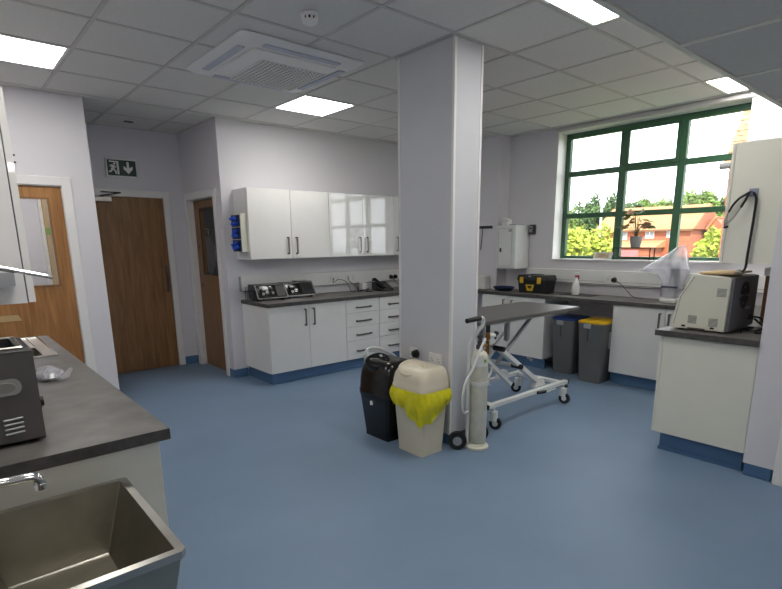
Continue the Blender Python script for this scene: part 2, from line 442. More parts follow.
# ceiling air-conditioning cassette
t = thing('air_conditioner', 'square white ceiling air-conditioning cassette with perforated centre grille', 'air conditioner', (2.125, 3.755, ZC))
ax, ay = 2.125, 3.755
m = MB(); hw = .485
m.loft([rrect(ax, ay, hw, hw, .04, ZC-.002), rrect(ax, ay, hw, hw, .04, ZC-.008), rrect(ax, ay, hw-.03, hw-.03, .04, ZC-.028), rrect(ax, ay, .375, .375, .03, ZC-.032)], cap0=True)
obj('fascia', m, 'white_plastic', t)
m = MB(); m.loft([rrect(ax, ay, .335, .335, .03, ZC-.03), rrect(ax, ay, .335, .335, .03, ZC-.042), rrect(ax, ay, .32, .32, .03, ZC-.046)])
obj('centre_panel', m, 'white_plastic', t)
for k, (a, b, c, d) in enumerate(((-.30, .30, .375, .43), (-.30, .30, -.43, -.375), (.375, .43, -.30, .30), (-.43, -.375, -.30, .30))):
    box('louvre', 'louvre_grey', t, ax+a, ax+b, ay+c, ay+d, ZC-.040, ZC-.031, bev=.003)
g0x, g0y = ax+.065, ay+.075
box('grille_back', 'vent_dark', t, g0x-.26, g0x+.26, g0y-.26, g0y+.26, ZC-.0475, ZC-.0455)
gm = MB(); ng = 15
for k in range(ng+1):
    o_ = -.26+.52*k/ng
    gm.box(g0x+o_-.0045, g0x+o_+.0045, g0y-.26, g0y+.26, ZC-.053, ZC-.0475)
    gm.box(g0x-.26, g0x+.26, g0y+o_-.0045, g0y+o_+.0045, ZC-.0535, ZC-.048)
gr = obj('grille', gm, 'white_plastic', t); gr['kind'] = 'stuff'

# smoke detector, small ceiling sensor
t = thing('smoke_detector', 'round white smoke detector on ceiling near air-conditioning cassette', 'smoke detector', (1.85, 2.83, ZC))
obj('base', MB().lathe([(.052, 0), (.052, -.014), (.046, -.018)], (1.85, 2.83, ZC)), 'white_plastic', t)
obj('chamber', MB().lathe([(.036, -.018), (.036, -.036)], (1.85, 2.83, ZC)), 'black', t)
mm = MB()
for k in range(10):
    a = 2*PI*k/10; mm.box(1.85+.042*math.cos(a)-.005, 1.85+.042*math.cos(a)+.005, 2.83+.042*math.sin(a)-.005, 2.83+.042*math.sin(a)+.005, ZC-.037, ZC-.016)
obj('rib_ring', mm, 'white_plastic', t)
obj('cap', MB().lathe([(.046, -.036), (.045, -.046), (.03, -.056), (.008, -.058)], (1.85, 2.83, ZC)), 'white_plastic', t)
t = thing('ceiling_sensor', 'small dark recessed sensor in ceiling tile near the exit door', 'sensor', (1.79, 6.33, ZC))
box('bezel', 'gloss_paint', t, 1.74, 1.85, 6.28, 6.38, ZC-.002, ZC+.006); box('lens', 'black', t, 1.75, 1.84, 6.30, 6.36, ZC-.008, ZC-.001, bev=.003)

# ------------------------------------------------------------------ column
cx0, cx1, cy0, cy1 = 2.743, 3.02, 2.517, 3.067
col = struct('column', MB().box(cx0, cx1, cy0, cy1, .09, ZC), 'column_board')
box('plinth', 'vinyl_skirt', col, cx0+.015, cx1-.015, cy0+.015, cy1-.015, 0, .092)
for x, y in ((cx0, cy0), (cx1, cy0), (cx0, cy1), (cx1, cy1)):
    sx, sy = (-1 if x == cx0 else 1), (-1 if y == cy0 else 1)
    c = MB(); c.box(min(x+sx*.004, x-sx*.016), max(x+sx*.004, x-sx*.016), min(y+sy*.004, y), max(y+sy*.004, y), .09, ZC)
    c.box(min(x+sx*.004, x), max(x+sx*.004, x), min(y, y-sy*.016), max(y, y-sy*.016), .09, ZC)
    obj('corner_trim', c, 'gloss_paint', col)

# ------------------------------------------------------------------ doors
def dstruct(name):
    o = bpy.data.objects.new(name, None); COL.objects.link(o); o['kind'] = 'structure'; ORG[o.name] = (0, 0, 0); return o
d = dstruct('door_1')
# architrave on the room face + lining
m = MB(); A = .07
m.box(D1b-.008, D1b+A, YA-.02, YA, 0, DH+A, bev=.004); m.box(D1a-A, D1a+.008, YA-.02, YA, 0, DH+A, bev=.004); m.box(D1a, D1b, YA-.0195, YA, DH-.006, DH+A, bev=.004)
obj('architrave', m, 'gloss_paint', d)
m = MB(); m.box(D1a, D1a+.012, YA, YA+T, 0, DH); m.box(D1b-.012, D1b, YA, YA+T, 0, DH); m.box(D1a+.012, D1b-.012, YA, YA+T, DH-.012, DH)
obj('lining', m, 'gloss_paint', d)
GA, GB, GZ0, GZ1 = .27, .84, 1.165, 1.915
m = MB(); ly0, ly1 = YA+.012, YA+.056
m.box(D1a+.014, GA, ly0, ly1, .006, DH-.014); m.box(GB, D1b-.014, ly0, ly1, .006, DH-.014); m.box(GA, GB, ly0, ly1, .006, GZ0); m.box(GA, GB, ly0, ly1, GZ1, DH-.014)
lf = obj('door_leaf', m, 'oak', d)
m = MB()
for a in ((GA-.012, GB+.012, GZ0-.014, GZ0+.004), (GA-.012, GB+.012, GZ1-.004, GZ1+.014), (GA-.012, GA+.006, GZ0, GZ1), (GB-.006, GB+.012, GZ0, GZ1)): m.box(a[0], a[1], ly0-.008, ly0, a[2], a[3])
obj('glazing_bead', m, 'oak_shaded', lf)
box('vision_panel', 'glass', lf, GA, GB, ly0+.018, ly0+.026, GZ0, GZ1)
d = dstruct('door_2')
m = MB()
m.box(D2b-.006, D2b+.07, YB-.02, YB, 0, 2.13, bev=.004); m.box(D2a-.07, D2a+.006, YB-.02, YB, 0, 2.13, bev=.004); m.box(D2a, D2b, YB-.0195, YB, 2.052, 2.13, bev=.004)
obj('architrave', m, 'gloss_paint', d)
lf = box('door_leaf', 'oak_shaded', d, D2a+.01, D2b-.008, YB+.005, YB+.05, .008, 2.052)
m = MB().tube([(2.128, YB+.005, .95), (2.128, YB-.05, .955), (2.128, YB-.055, .99), (2.128, YB-.055, 1.22), (2.128, YB-.05, 1.255), (2.128, YB+.005, 1.26)], .010, 10)
obj('pull_handle', m, 'dark_metal', lf)
m = MB().box(1.40, 1.62, YB-.045, YB+.004, 1.99, 2.045, bev=.006)
obj('closer_body', m, 'steel', lf)
obj('closer_arm', MB().bar((1.50, YB-.05, 2.05), (1.70, YB-.12, 2.085), .022, .012).bar((1.70, YB-.12, 2.085), (1.52, YB-.03, 2.095), .022, .012), 'black', lf)
d = dstruct('door_3')
m = MB()
m.box(XR-.02, XR, D3a-.07, D3a+.006, 0, 2.105, bev=.004); m.box(XR-.02, XR, D3b-.006, D3b+.07, 0, 2.105, bev=.004); m.box(XR-.0195, XR, D3a, D3b, 2.029, 2.105, bev=.004)
obj('architrave', m, 'gloss_paint', d)
m = MB(); m.box(XR, XR+.15, D3a, D3a+.012, 0, 2.035); m.box(XR, XR+.15, D3b-.012, D3b, 0, 2.035); m.box(XR, XR+.15, D3a+.012, D3b-.012, 2.023, 2.035)
obj('lining', m, 'gloss_paint', d)
q0, q1, lx0, lx1 = 5.90, 6.365, XR+.058, XR+.102
m = MB(); m.box(lx0, lx1, D3a+.014, q0, .006, 2.02); m.box(lx0, lx1, q1, D3b-.014, .006, 2.02); m.box(lx0, lx1, q0, q1, .006, 1.16); m.box(lx0, lx1, q0, q1, 1.92, 2.02)
lf = obj('door_leaf', m, 'oak_shaded', d)
m = MB()
for a in ((q0-.01, q1+.01, 1.15, 1.165), (q0-.01, q1+.01, 1.915, 1.93), (q0-.01, q0+.006, 1.15, 1.93), (q1-.006, q1+.01, 1.15, 1.93)): m.box(lx0-.006, lx0, a[0], a[1], a[2], a[3])
obj('glazing_bead', m, 'black', lf)
box('vision_panel', 'glass', lf, lx0+.018, lx0+.026, q0, q1, 1.16, 1.92)
obj('lock_rose', MB().cyl((lx0, 6.46, 1.48), (lx0-.006, 6.46, 1.48), .022), 'dark_metal', lf)
obj('keyhole_rose', MB().cyl((lx0, 6.46, 1.02), (lx0-.006, 6.46, 1.02), .022), 'dark_metal', lf)
# white architrave on the end of the right-hand wall
struct('trim_1', MB().box(3.775, 3.80, .655, .728, 0, ZL, bev=.004).box(3.80, 3.9, .70, .73, .1, ZL), 'gloss_paint')

# things in the two side rooms, visible through the door glass
t = thing('pale_form', 'pale grey rounded form hanging in the dark room behind the glass', 'coat', (2.72, 6.72, 1.0))  # simple pale form for the unidentified shape behind the glass
m = MB()
lp = []
for k in range(9):
    z = 1.62-.5*k/8; wd = .05+.10*math.sin(PI*min(1, (k+.6)/8.6))
    lp.append([(2.72+wd*.5*math.cos(a)*(.6), 6.72+wd*math.sin(a)*1.1, z) for a in [2*PI*i/14 for i in range(14)]])
m.loft(lp); obj('form_body', m, 'pale_grey', t)
obj('hook', MB().tube([(2.72, 6.72, 1.60), (2.72, 6.72, 1.70), (2.72, 6.9, 1.72), (2.72, 7.2, 1.72)], .006, 6), 'steel', t)
t = thing('side_room_door', 'tan wooden door edge with white frame seen through the glazed oak door', 'door', (.95, 7.5, 0))
box('frame', 'gloss_paint', t, 1.02, 1.05, 7.45, 7.55, 0, 2.1); box('leaf', 'cardboard', t, 1.052, 1.094, 7.40, 7.55, 0, 2.1)
obj('green_tag', MB().box(1.055, 1.09, 7.385, 7.40, 1.64, 1.72, bev=.004), 'green_sticker', t)
t = tag(obj('door_card', MB().prism([(.25, .870), (.515, .870), (.49, .922), (.25, .922)], 'y', YA+.003, YA+.0115), 'cardboard', None, (.38, YA+.01, .89)), 'strip of tan card stuck low on the glazed oak door', 'card')
for k, z in enumerate((2.262, 2.205)):
    tag(obj('wall_screw', MB().cyl((.645, YA, z), (.645, YA-.008, z), .009, .006, 10), 'dark_metal', None, (.645, YA, z)), ('upper', 'lower')[k]+' of two small dark screw heads above glazed oak door', 'screw', 'screw heads above the glazed door')

# exit sign
t = thing('exit_sign', 'green fire exit sign with running figure and down arrow above door', 'sign', (1.77, YB, 2.27))
box('backplate', 'gloss_paint', t, 1.603, 1.932, YB-.022, YB, 2.262, 2.464, bev=.004)
pl = box('face', 'sign_green', t, 1.618, 1.917, YB-.024, YB-.021, 2.279, 2.447)
def sg(polys, name):
    m = MB()
    for p in polys: m.prism([(1.618+x*.299, 2.279+z*.168) for x, z in p], 'y', YB-.0255, YB-.0235)
    obj(name, m, 'gloss_paint', pl)
sg([[(.68, .90), (.76, .90), (.76, .52), (.88, .64), (.88, .44), (.72, .14), (.56, .44), (.56, .64), (.68, .52)]], 'down_arrow')
sg([[(.08, .92), (.40, .92), (.40, .84), (.08, .84)], [(.33, .84), (.40, .84), (.40, .08), (.33, .08)]], 'door_symbol')
sg([[(.22, .80), (.27, .82), (.30, .76), (.27, .68), (.21, .70)], [(.08, .62), (.15, .70), (.28, .62), (.31, .50), (.26, .50), (.23, .56), (.25, .40), (.31, .26), (.31, .10), (.26, .10), (.25, .24), (.18, .36), (.14, .22), (.04, .18), (.03, .26), (.10, .30), (.14, .50), (.16, .58), (.11, .52)]], 'running_figure')

# ------------------------------------------------------------------ cabinets
def bar_handle(m, p0, p1, out, r=.006, sq=.017):
    """bow handle between p0 and p1, standing 'out' (vector) off the front"""
    p0, p1, out = Vector(p0), Vector(p1), Vector(out); d = (p1-p0).normalized()
    up = out.normalized()
    m.bar(p0+out-d*.006, p1+out+d*.006, sq, sq*.7, up, .002)
    m.bar(p0, p0+out, sq, sq*.8, d); m.bar(p1, p1+out, sq, sq*.8, d)
    return m
HG = 'handle_metal'
def fronts(t, axis, plane, out, items, mtl, th=.019):
    """items: (kind, a0, a1, z0, z1, handle) ; axis along which a runs ('x' or 'y'); out = +-1 normal"""
    for kind, a0, a1, z0, z1, hd in items:
        g = .0015
        p0, p1 = sorted((plane, plane-out*th))
        if axis == 'x': dd = box(kind, mtl, t, a0+g, a1-g, p0, p1, z0+g, z1-g, bev=.0015)
        else: dd = box(kind, mtl, t, p0, p1, a0+g, a1-g, z0+g, z1-g, bev=.0015)
        if hd:
            (ha0, hz0), (ha1, hz1) = hd
            if axis == 'x': m = bar_handle(MB(), (ha0, plane, hz0), (ha1, plane, hz1), (0, out*.03, 0))
            else: m = bar_handle(MB(), (plane, ha0, hz0), (plane, ha1, hz1), (out*.03, 0, 0))
            obj('handle', m, HG, dd)
# upper run on the cabinet wall
UZ0, UZ1, UF = 1.345, 2.085, 5.252
def upper(x0, x1, splits, handles, label, mt='gloss_door'):
    t = thing('wall_cabinet', label, 'cabinet', ((x0+x1)/2, YA, UZ0), 'wall cupboards over the grey worktop')
    box('body', 'white_laminate', t, x0, x1, UF+.021, YA, UZ0, UZ1)
    it = []
    for a, b, hx in zip(splits, splits[1:], handles): it.append(('door', a, b, UZ0, UZ1, ((hx, 1.40), (hx, 1.575)) if hx else None))
    fronts(t, 'x', UF, -1, it, mt)
    return t
upper(2.566, 3.588, (2.566, 3.078, 3.588), (3.022, 3.132), 'white two-door wall cupboard with glove dispenser on its end')
upper(3.590, 4.60, (3.590, 4.09, 4.60), (4.036, 4.146), 'glossy white two-door wall cupboard above the black desk phone')
upper(4.602, 5.10, (4.602, 5.10), (4.655,), 'single-door white wall cupboard half hidden by the column')
# base run on the cabinet wall
BF, BZ0, BZ1 = 4.963, .128, .851
def base_x(x0, x1, items, label):
    t = thing('base_cabinet', label, 'cabinet', ((x0+x1)/2, YA, 0), 'base units under the grey worktop')
    box('body', 'white_laminate', t, x0, x1, BF+.021, YA-.002, BZ0, BZ1)
    fronts(t, 'x', BF, -1, items, 'white_laminate')
    pf = 5.017; xa = x0+(.03 if x0 < 2.6 else 0)
    m = MB().box(xa, x1, pf, YA-.002, 0, BZ0); m.box(xa-(.006 if x0 < 2.6 else 0), x1, pf-.008, pf, 0, .03)
    obj('plinth', m, 'vinyl_skirt', t)
    return t
base_x(2.581, 3.585, [('door', 2.581, 3.078, BZ0, BZ1, ((3.024, .625), (3.024, .80))), ('door', 3.078, 3.585, BZ0, BZ1, ((3.134, .625), (3.134, .80)))], 'white two-door base unit with bow handles at end of worktop')
DZ = (BZ1, .691, .524, .356, BZ0)
def drawers(x0, x1):
    c = (x0+x1)/2
    return [('drawer', x0, x1, b, a, ((c-.105, (a+b)/2-.015), (c+.105, (a+b)/2-.015))) for a, b in zip(DZ, DZ[1:])]
base_x(3.587, 4.095, drawers(3.587, 4.095), 'white four-drawer base unit next to the two-door unit')
base_x(4.097, 4.605, drawers(4.097, 4.605), 'white four-drawer base unit partly behind the column')
base_x(4.607, 5.29, [('door', 4.607, 5.29, BZ0, BZ1, ((4.66, .625), (4.66, .80)))], 'white single-door corner base unit behind the column')
WT0, WT1 = .851, .891
wt = thing('worktop', 'dark grey laminate worktop along the wall of white cupboards', 'worktop', (4, 5.3, WT0))
obj('slab', MB().prism([(2.571, 4.945), (5.598, 4.945), (5.598, YA-.001), (2.571, YA-.001)], 'z', WT0, WT1), 'worktop', wt)
m = MB().box(2.5695, 2.571, 4.944, YA-.001, WT0+.001, WT1-.001); m.box(2.5695, 5.598, 4.9435, 4.945, WT0+.001, WT1-.001)
obj('edge_band', m, 'worktop_edge', wt)
# window run
WF = 5.31
def base_y(y0, y1, items, label, f=WF):
    t = thing('base_cabinet', label, 'cabinet', (f, (y0+y1)/2, 0), 'base units under the window worktop')
    box('body', 'white_laminate', t, f+.021, XW-.002 if y1 < YBX else XB-.002, y0, y1, BZ0, BZ1)
    fronts(t, 'y', f, -1, items, 'white_laminate')
    box('plinth', 'vinyl_skirt', t, f+.06, f+.075, y0+.005, y1, 0, BZ0)
    return t
base_y(3.40, 4.335, [('door', 3.40, 3.905, BZ0, BZ1, ((3.86, .64), (3.86, .80))), ('door', 3.905, 4.335, BZ0, BZ1, ((3.985, .64), (3.985, .80)))], 'white two-door base unit behind the steel examination table')
base_y(2.06, 2.585, [('door', 2.06, 2.585, BZ0, BZ1, ((2.105, .625), (2.105, .80)))], 'white single-door base unit right of the yellow-lidded bin')
base_y(1.545, 2.058, [('door', 1.545, 2.058, BZ0, BZ1, ((2.015, .625), (2.015, .80)))], 'white single-door base unit in the corner below the microscope')
wt = thing('worktop', 'grey laminate worktop under the window turning along right-hand wall', 'worktop', (5.5, 2.5, WT0))
poly = [(5.29, 4.943), (5.29, 1.525), (3.786, 1.525), (3.786, Y0+.001), (XW-.001, Y0+.001), (XW-.001, YBX-.001), (XB-.001, YBX-.001), (XB-.001, 4.943)]
obj('slab', MB().prism(poly, 'z', WT0, WT1), 'worktop', wt)
m = MB().box(5.2885, 5.29, 1.525, 4.943, WT0+.001, WT1-.001); m.box(3.785, 5.29, 1.525, 1.5265, WT0+.001, WT1-.001); m.box(3.7845, 3.786, Y0+.001, 1.5265, WT0+.001, WT1-.001)
obj('edge_band', m, 'worktop_edge', wt)
# right-hand run with the end panel towards the room
t = thing('base_cabinet', 'cream end panel of base unit below the bench analyser', 'cabinet', (4.3, 1.2, 0), 'base units along the right-hand wall')
box('body', 'cream_laminate', t, 3.826, 4.806, Y0+.004, 1.47, BZ0+.014, BZ1)
box('end_panel', 'cream_laminate', t, 3.806, 3.825, Y0+.004, 1.472, BZ0+.014, BZ1, bev=.001)
fronts(t, 'x', 1.493, 1, [('door', 3.806, 4.306, BZ0+.014, BZ1, ((4.26, .625), (4.26, .80))), ('door', 4.306, 4.806, BZ0+.014, BZ1, ((4.35, .625), (4.35, .80)))], 'cream_laminate')
m = MB().box(3.857, 4.806, Y0+.02, 1.445, 0, BZ0+.012); m.box(3.85, 4.806, Y0+.015, 1.452, 0, .025)
obj('plinth', m, 'vinyl_skirt', t)
t = thing('base_cabinet', 'white single-door base unit beside the cream end unit', 'cabinet', (5.05, 1.2, 0), 'base units along the right-hand wall')
box('body', 'white_laminate', t, 4.808, XW-.004, Y0+.004, 1.47, BZ0+.014, BZ1)
fronts(t, 'x', 1.493, 1, [('door', 4.808, 5.325, BZ0+.014, BZ1, ((5.27, .625), (5.27, .80)))], 'cream_laminate')
box('plinth', 'vinyl_skirt', t, 4.808, 5.36, Y0+.02, 1.445, 0, BZ0+.012)
t = thing('wall_cabinet', 'cream wall cupboard with stethoscope hung on its end panel', 'cabinet', (4.4, Y0, 1.355))
box('body', 'cream_laminate', t, 3.92, 4.90, Y0, 1.195, 1.355, 2.093)
box('end_panel', 'cream_laminate', t, 3.90, 3.919, Y0, 1.195, 1.355, 2.093, bev=.001)
fronts(t, 'x', 1.217, 1, [('door', 3.90, 4.40, 1.355, 2.093, ((4.35, 1.41), (4.35, 1.58))), ('door', 4.40, 4.90, 1.355, 2.093, ((4.45, 1.41), (4.45, 1.58)))], 'cream_laminate')
# left-hand run
t = thing('base_cabinet', 'cream-ended base unit run under left worktop beside the sink tub', 'cabinet', (.2, 3, 0))
m = MB().box(XL+.003, .475, 1.835, 4.34, BZ0, BZ0+.018); m.box(XL+.003, XL+.02, 1.835, 4.34, BZ0+.018, BZ1)
for yy in (1.835, 2.462, 3.088, 4.322): m.box(XL+.02, .475, yy, yy+.018, BZ0+.018, BZ1)
obj('body', m, 'cream_laminate', t)
box('end_panel', 'cream_laminate', t, XL+.003, .497, 1.815, 1.834, .006, BZ1, bev=.001)
fronts(t, 'y', .497, 1, [('door', 1.836+k*.626, 1.836+(k+1)*.626, BZ0, BZ1, ((1.836+k*.626+(.57 if k % 2 == 0 else .056), .625), (1.836+k*.626+(.57 if k % 2 == 0 else .056), .80))) for k in range(4)], 'white_laminate')
box('plinth', 'vinyl_skirt', t, XL+.05, .44, 1.836, 4.33, 0, BZ0)
wt = thing('worktop', 'dark grey laminate worktop with inset steel sink by glazed door', 'worktop', (.2, 3, WT0))
m = MB(); SX0, SX1, SY0, SY1 = .08, .40, 3.54, 3.86     # bowl cut-out
m.box(XL+.002, .53, 1.797, SY0, WT0, WT1); m.box(XL+.002, .53, SY1, 4.36, WT0, WT1); m.box(XL+.002, SX0, SY0, SY1, WT0, WT1); m.box(SX1, .53, SY0, SY1, WT0, WT1)
obj('slab', m, 'worktop', wt)
m = MB().box(.53, .5315, 1.797, 4.36, WT0+.001, WT1-.001); m.box(XL+.002, .5315, 1.7955, 1.797, WT0+.001, WT1-.001)
obj('edge_band', m, 'worktop_edge', wt)
t = thing('wall_cabinet', 'white wall cupboard above left worktop with lever dispenser on end', 'cabinet', (.08, 3.2, 1.31))
box('body', 'white_laminate', t, XL+.003, .236, 2.29, 4.29, 1.31, 2.035)
fronts(t, 'y', .262, 1, [('door', 2.29+.5*k, 2.29+.5*(k+1), 1.31, 2.035, ((2.29+.5*k+(.445 if k % 2 == 0 else .055), 1.37), (2.29+.5*k+(.445 if k % 2 == 0 else .055), 1.54))) for k in range(4)], 'gloss_door', th=.022)

# ------------------------------------------------------------------ window
w1 = dstruct('window_1')
FX0, FX1 = 5.985, 6.045
ys = [WY0, 2.28, 2.36, 2.90, 2.985, WY1]           # frame | pane edges
def fbar(y0, y1, z0, z1, n='frame_bar', x0=FX0, x1=FX1): return box(n, 'window_green', w1, x0, x1, y0, y1, z0, z1, bev=.004)
zb = [1.277, 1.325, 1.772, 1.828, 2.258, 2.318, 2.69, WZ1]
fbar(WY0, WY1, zb[0], zb[1]); fbar(WY0, WY1, zb[6], zb[7])
for z0, z1 in ((zb[1], zb[6]),):
    fbar(WY1-.062, WY1, z0, z1); fbar(WY0, WY0+.058, z0, z1)
    fbar(2.325-.038, 2.325+.038, z0, z1, 'mullion'); fbar(2.943-.042, 2.943+.042, z0, z1, 'mullion')
cols = [(WY0+.058, 2.287), (2.363, 2.901), (2.985, WY1-.062)]
for a, b in cols:
    fbar(a, b, zb[2], zb[3], 'transom'); fbar(a, b, zb[4], zb[5], 'transom')
    for z0, z1 in ((zb[1], zb[2]), (zb[3], zb[4]), (zb[5], zb[6])):
        box('pane', 'glass', w1, 6.012, 6.018, a, b, z0, z1)
# opening sash frames of the upper middle and upper side lights
for a, b in cols[1:2]:
    sh = MB(); z0, z1 = zb[5], zb[6]
    sh.box(5.972, 5.985, a-.02, a+.022, z0-.02, z1+.02); sh.box(5.972, 5.985, b-.022, b+.02, z0-.02, z1+.02)
    sh.box(5.972, 5.985, a+.022, b-.022, z0-.02, z0+.018); sh.box(5.972, 5.985, a+.022, b-.022, z1-.018, z1+.02)
    obj('opening_sash', sh, 'window_green', w1)
box('sill_board', 'gloss_paint', w1, XW-.022, FX0+.005, WY0+.002, WY1-.002, WZ0, WZ0+.018, bev=.004)
m = MB(); m.box(XW, FX0, WY1-.006, WY1, WZ0+.018, WZ1); m.box(XW, FX0, WY0, WY0+.006, WZ0+.018, WZ1); m.box(XW, FX0, WY0+.006, WY1-.006, WZ1-.006, WZ1)
obj('reveal_lining', m, 'gloss_paint', w1)
box('blind_cassette', 'grid_white', w1, XW-.03, XW, WY0-.02, WY1+.02, 2.752, 2.795, bev=.006)

# dado trunking, sockets, plugs
t = thing('cable_trunking', 'white two-channel dado trunking above worktop of the cupboard wall', 'trunking', (4, YA, .99))
box('channel', 'white_plastic', t, 2.567, XB-.002, YA-.05, YA-.001, .988, 1.152, bev=.003)
box('lid_groove', 'charcoal', t, 2.57, XB-.002, YA-.0515, YA-.05, .9885, .993)
box('end_cap', 'galv', t, 2.562, 2.567, YA-.052, YA-.001, .986, 1.154)
t = thing('cable_trunking', 'white dado trunking along the wall under the green window', 'trunking', (XW, 2.5, 1.0))
box('channel', 'white_plastic', t, XW-.05, XW-.001, Y0+.002, 3.99, 1.005, 1.172, bev=.003)
box('lid_groove', 'charcoal', t, XW-.0515, XW-.05, Y0+.002, 3.985, 1.012, 1.018)
box('lid_line', 'galv', t, XW-.0515, XW-.05, Y0+.002, 3.985, 1.046, 1.050)
def socket(n, c, w, h, label, grp, plugs=(), axis='y'):
    """double socket plate centred at c; axis: outward normal '-y' (axis 'y') or '-x' (axis 'x')"""
    t = thing(n, label, 'socket', c, grp)
    x, y, z = c
    if axis == 'y': box('plate', 'gloss_paint', t, x-w/2, x+w/2, y-.010, y, z-h/2, z+h/2, bev=.003)
    else: box('plate', 'gloss_paint', t, x-.010, x, y-w/2, y+w/2, z-h/2, z+h/2, bev=.003)
    for o_ in (-.25, .25):
        m = MB()
        for dx, dz in ((0, .012), (-.011, -.008), (.011, -.008)):
            if axis == 'y': m.box(x+w*o_+dx-.003, x+w*o_+dx+.003, y-.0112, y-.0098, z-.008+dz-.004, z-.008+dz+.004)
            else: m.box(x-.0112, x-.0098, y+w*o_+dx-.003, y+w*o_+dx+.003, z-.008+dz-.004, z-.008+dz+.004)
        obj('pin_holes', m, 'charcoal', t)
        if axis == 'y': box('rocker', 'white_plastic', t, x+w*o_-.006, x+w*o_+.006, y-.014, y-.0101, z+.018, z+.034)
        else: box('rocker', 'white_plastic', t, x-.014, x-.0101, y+w*o_-.006, y+w*o_+.006, z+.018, z+.034)
    return t
G_S = 'double sockets on the white trunking'
yT = YA-.05
socket('wall_socket', (3.84, yT, 1.07), .146, .086, 'white double socket on trunking above the four-drawer unit, loose cable hanging', G_S)
socket('wall_socket', (4.08, yT, 1.07), .146, .086, 'white double socket on trunking left of the desk phone', G_S)
socket('wall_socket', (4.80, yT, 1.06), .16, .09, 'white double socket with two black plugs beside the column', G_S)
def plug(c, axis, label, r=.024):
    t = thing('plug', label, 'plug', c); x, y, z = c
    if axis == 'y': obj('body', MB().loft([rrect(x, z, .024, .026, .012, y)], False, False) if False else MB().cyl((x, y, z), (x, y-.03, z), r, r*.8, 16), 'black', t); obj('grip', MB().cyl((x, y-.03, z), (x, y-.04, z), r*.6, r*.5, 12), 'black', t)
    else: obj('body', MB().cyl((x, y, z), (x-.03, y, z), r, r*.8, 16), 'black', t); obj('grip', MB().cyl((x-.03, y, z), (x-.04, y, z), r*.6, r*.5, 12), 'black', t)
    return t
plug((4.765, yT-.0145, 1.045), 'y', 'black plug in socket beside the column, nearer the phone', .03)
plug((4.845, yT-.0145, 1.045), 'y', 'black plug in socket beside the column, closest to the column', .03)
def cable(pts, label, r=.004, mt='black', sm=8, name='cable'):
    return tag(obj(name, MB().tube(pts, r, 6, smooth=sm), mt, None, pts[0]), label, 'cable')
yc = yT-.03
cable([(4.765, yc-.03, 1.03), (4.80, yc-.04, .98), (4.87, yc-.05, .93), (4.95, yc-.08, .896), (5.05, yc-.1, .895)], 'black cable drooping from plug beside column down to worktop')
cable([(4.845, yc-.03, 1.03), (4.90, yc-.03, .99), (4.98, yc-.05, .94), (5.04, yc-.06, .896)], 'second black cable drooping from plug beside column')
cable([(3.80, yc, 1.08), (3.79, yc, 1.02), (3.87, yc, 1.055), (3.97, yc-.01, 1.03), (4.02, yc-.02, .96), (4.03, yc-.05, .90), (4.02, yc-.12, .8955), (3.98, yc-.2, .8955)], 'thin grey cable looping from socket plate to the worktop', .004, 'charcoal')
cable([(4.02, yc, 1.09), (4.04, yc, 1.03), (4.10, yc-.01, .98), (4.14, yc-.03, .93), (4.16, yc-.05, .90), (4.18, yc-.08, .8965)], 'thin dark cable running from socket to the desk phone', .004)
cable([(4.08, yc-.12, .8985), (4.12, yc-.17, .92), (4.17, yc-.12, .906), (4.21, yc-.19, .93), (4.14, yc-.22, .901), (4.19, yc-.26, .8985), (4.26, yc-.22, .91)], 'tangle of black cable lying on worktop left of the phone', .006)
t = tag(obj('adaptor_box', MB().box(4.20, 4.30, 5.47, 5.52, .9915, 1.0, bev=.002).box(4.21, 4.29, 5.44, 5.525, .892, .99, bev=.008), 'white_plastic', None, (4.25, 5.48, .891)), 'small white adaptor box standing behind the desk phone', 'box')

# desk phone
t = thing('desk_phone', 'black desk phone with handset on cupboard-wall worktop', 'phone', (4.42, 5.30, WT1))
px, py = 4.42, 5.30
obj('body', MB().prism([(py-.10, WT1), (py+.10, WT1), (py+.10, WT1+.11), (py+.07, WT1+.115), (py-.10, WT1+.03)], 'x', px-.09, px+.12, bev=.004), 'black_gloss', t)
obj('display', MB().prism([(py+.02, WT1+.099), (py+.06, WT1+.116), (py+.062, WT1+.119), (py+.018, WT1+.102)], 'x', px, px+.10), 'dark_metal', t)
km = MB()
for i in range(3):
    for j in range(4):
        yy = py-.075+.024*j; zz = WT1+.044+.0125*j
        km.box(px+.005+.03*i, px+.027+.03*i, yy-.007, yy+.007, zz-.003, zz+.006)
obj('keypad', km, 'charcoal', t)
obj('handset', MB().tube([(px-.055, py-.11, WT1+.05), (px-.055, py-.08, WT1+.075), (px-.055, py, WT1+.108), (px-.055, py+.075, WT1+.145), (px-.055, py+.105, WT1+.135)], .022, 10, 4), 'black_gloss', t)

# glove dispenser on the end of the first wall cupboard
t = thing('glove_dispenser', 'cream triple glove-box holder with blue gloves on cupboard end', 'dispenser', (2.52, 5.38, 1.43))
box('holder', 'cream_metal', t, 2.492, 2.565, 5.285, 5.50, 1.425, 1.825, bev=.004)
for k in range(3):
    z0 = 1.435+.128*k
    bx = box('glove_box', 'navy', t, 2.484, 2.4915, 5.295, 5.49, z0, z0+.118)
    m = MB()
    for q in range(7):
        m.sphere((2.474-random.uniform(0, .014), 5.34+random.uniform(0, .11), z0+.059+random.uniform(-.035, .035)), random.uniform(.018, .03), 8, 6, (1, 1.2, .8))
    obj('glove', m, 'blue_glove', bx)

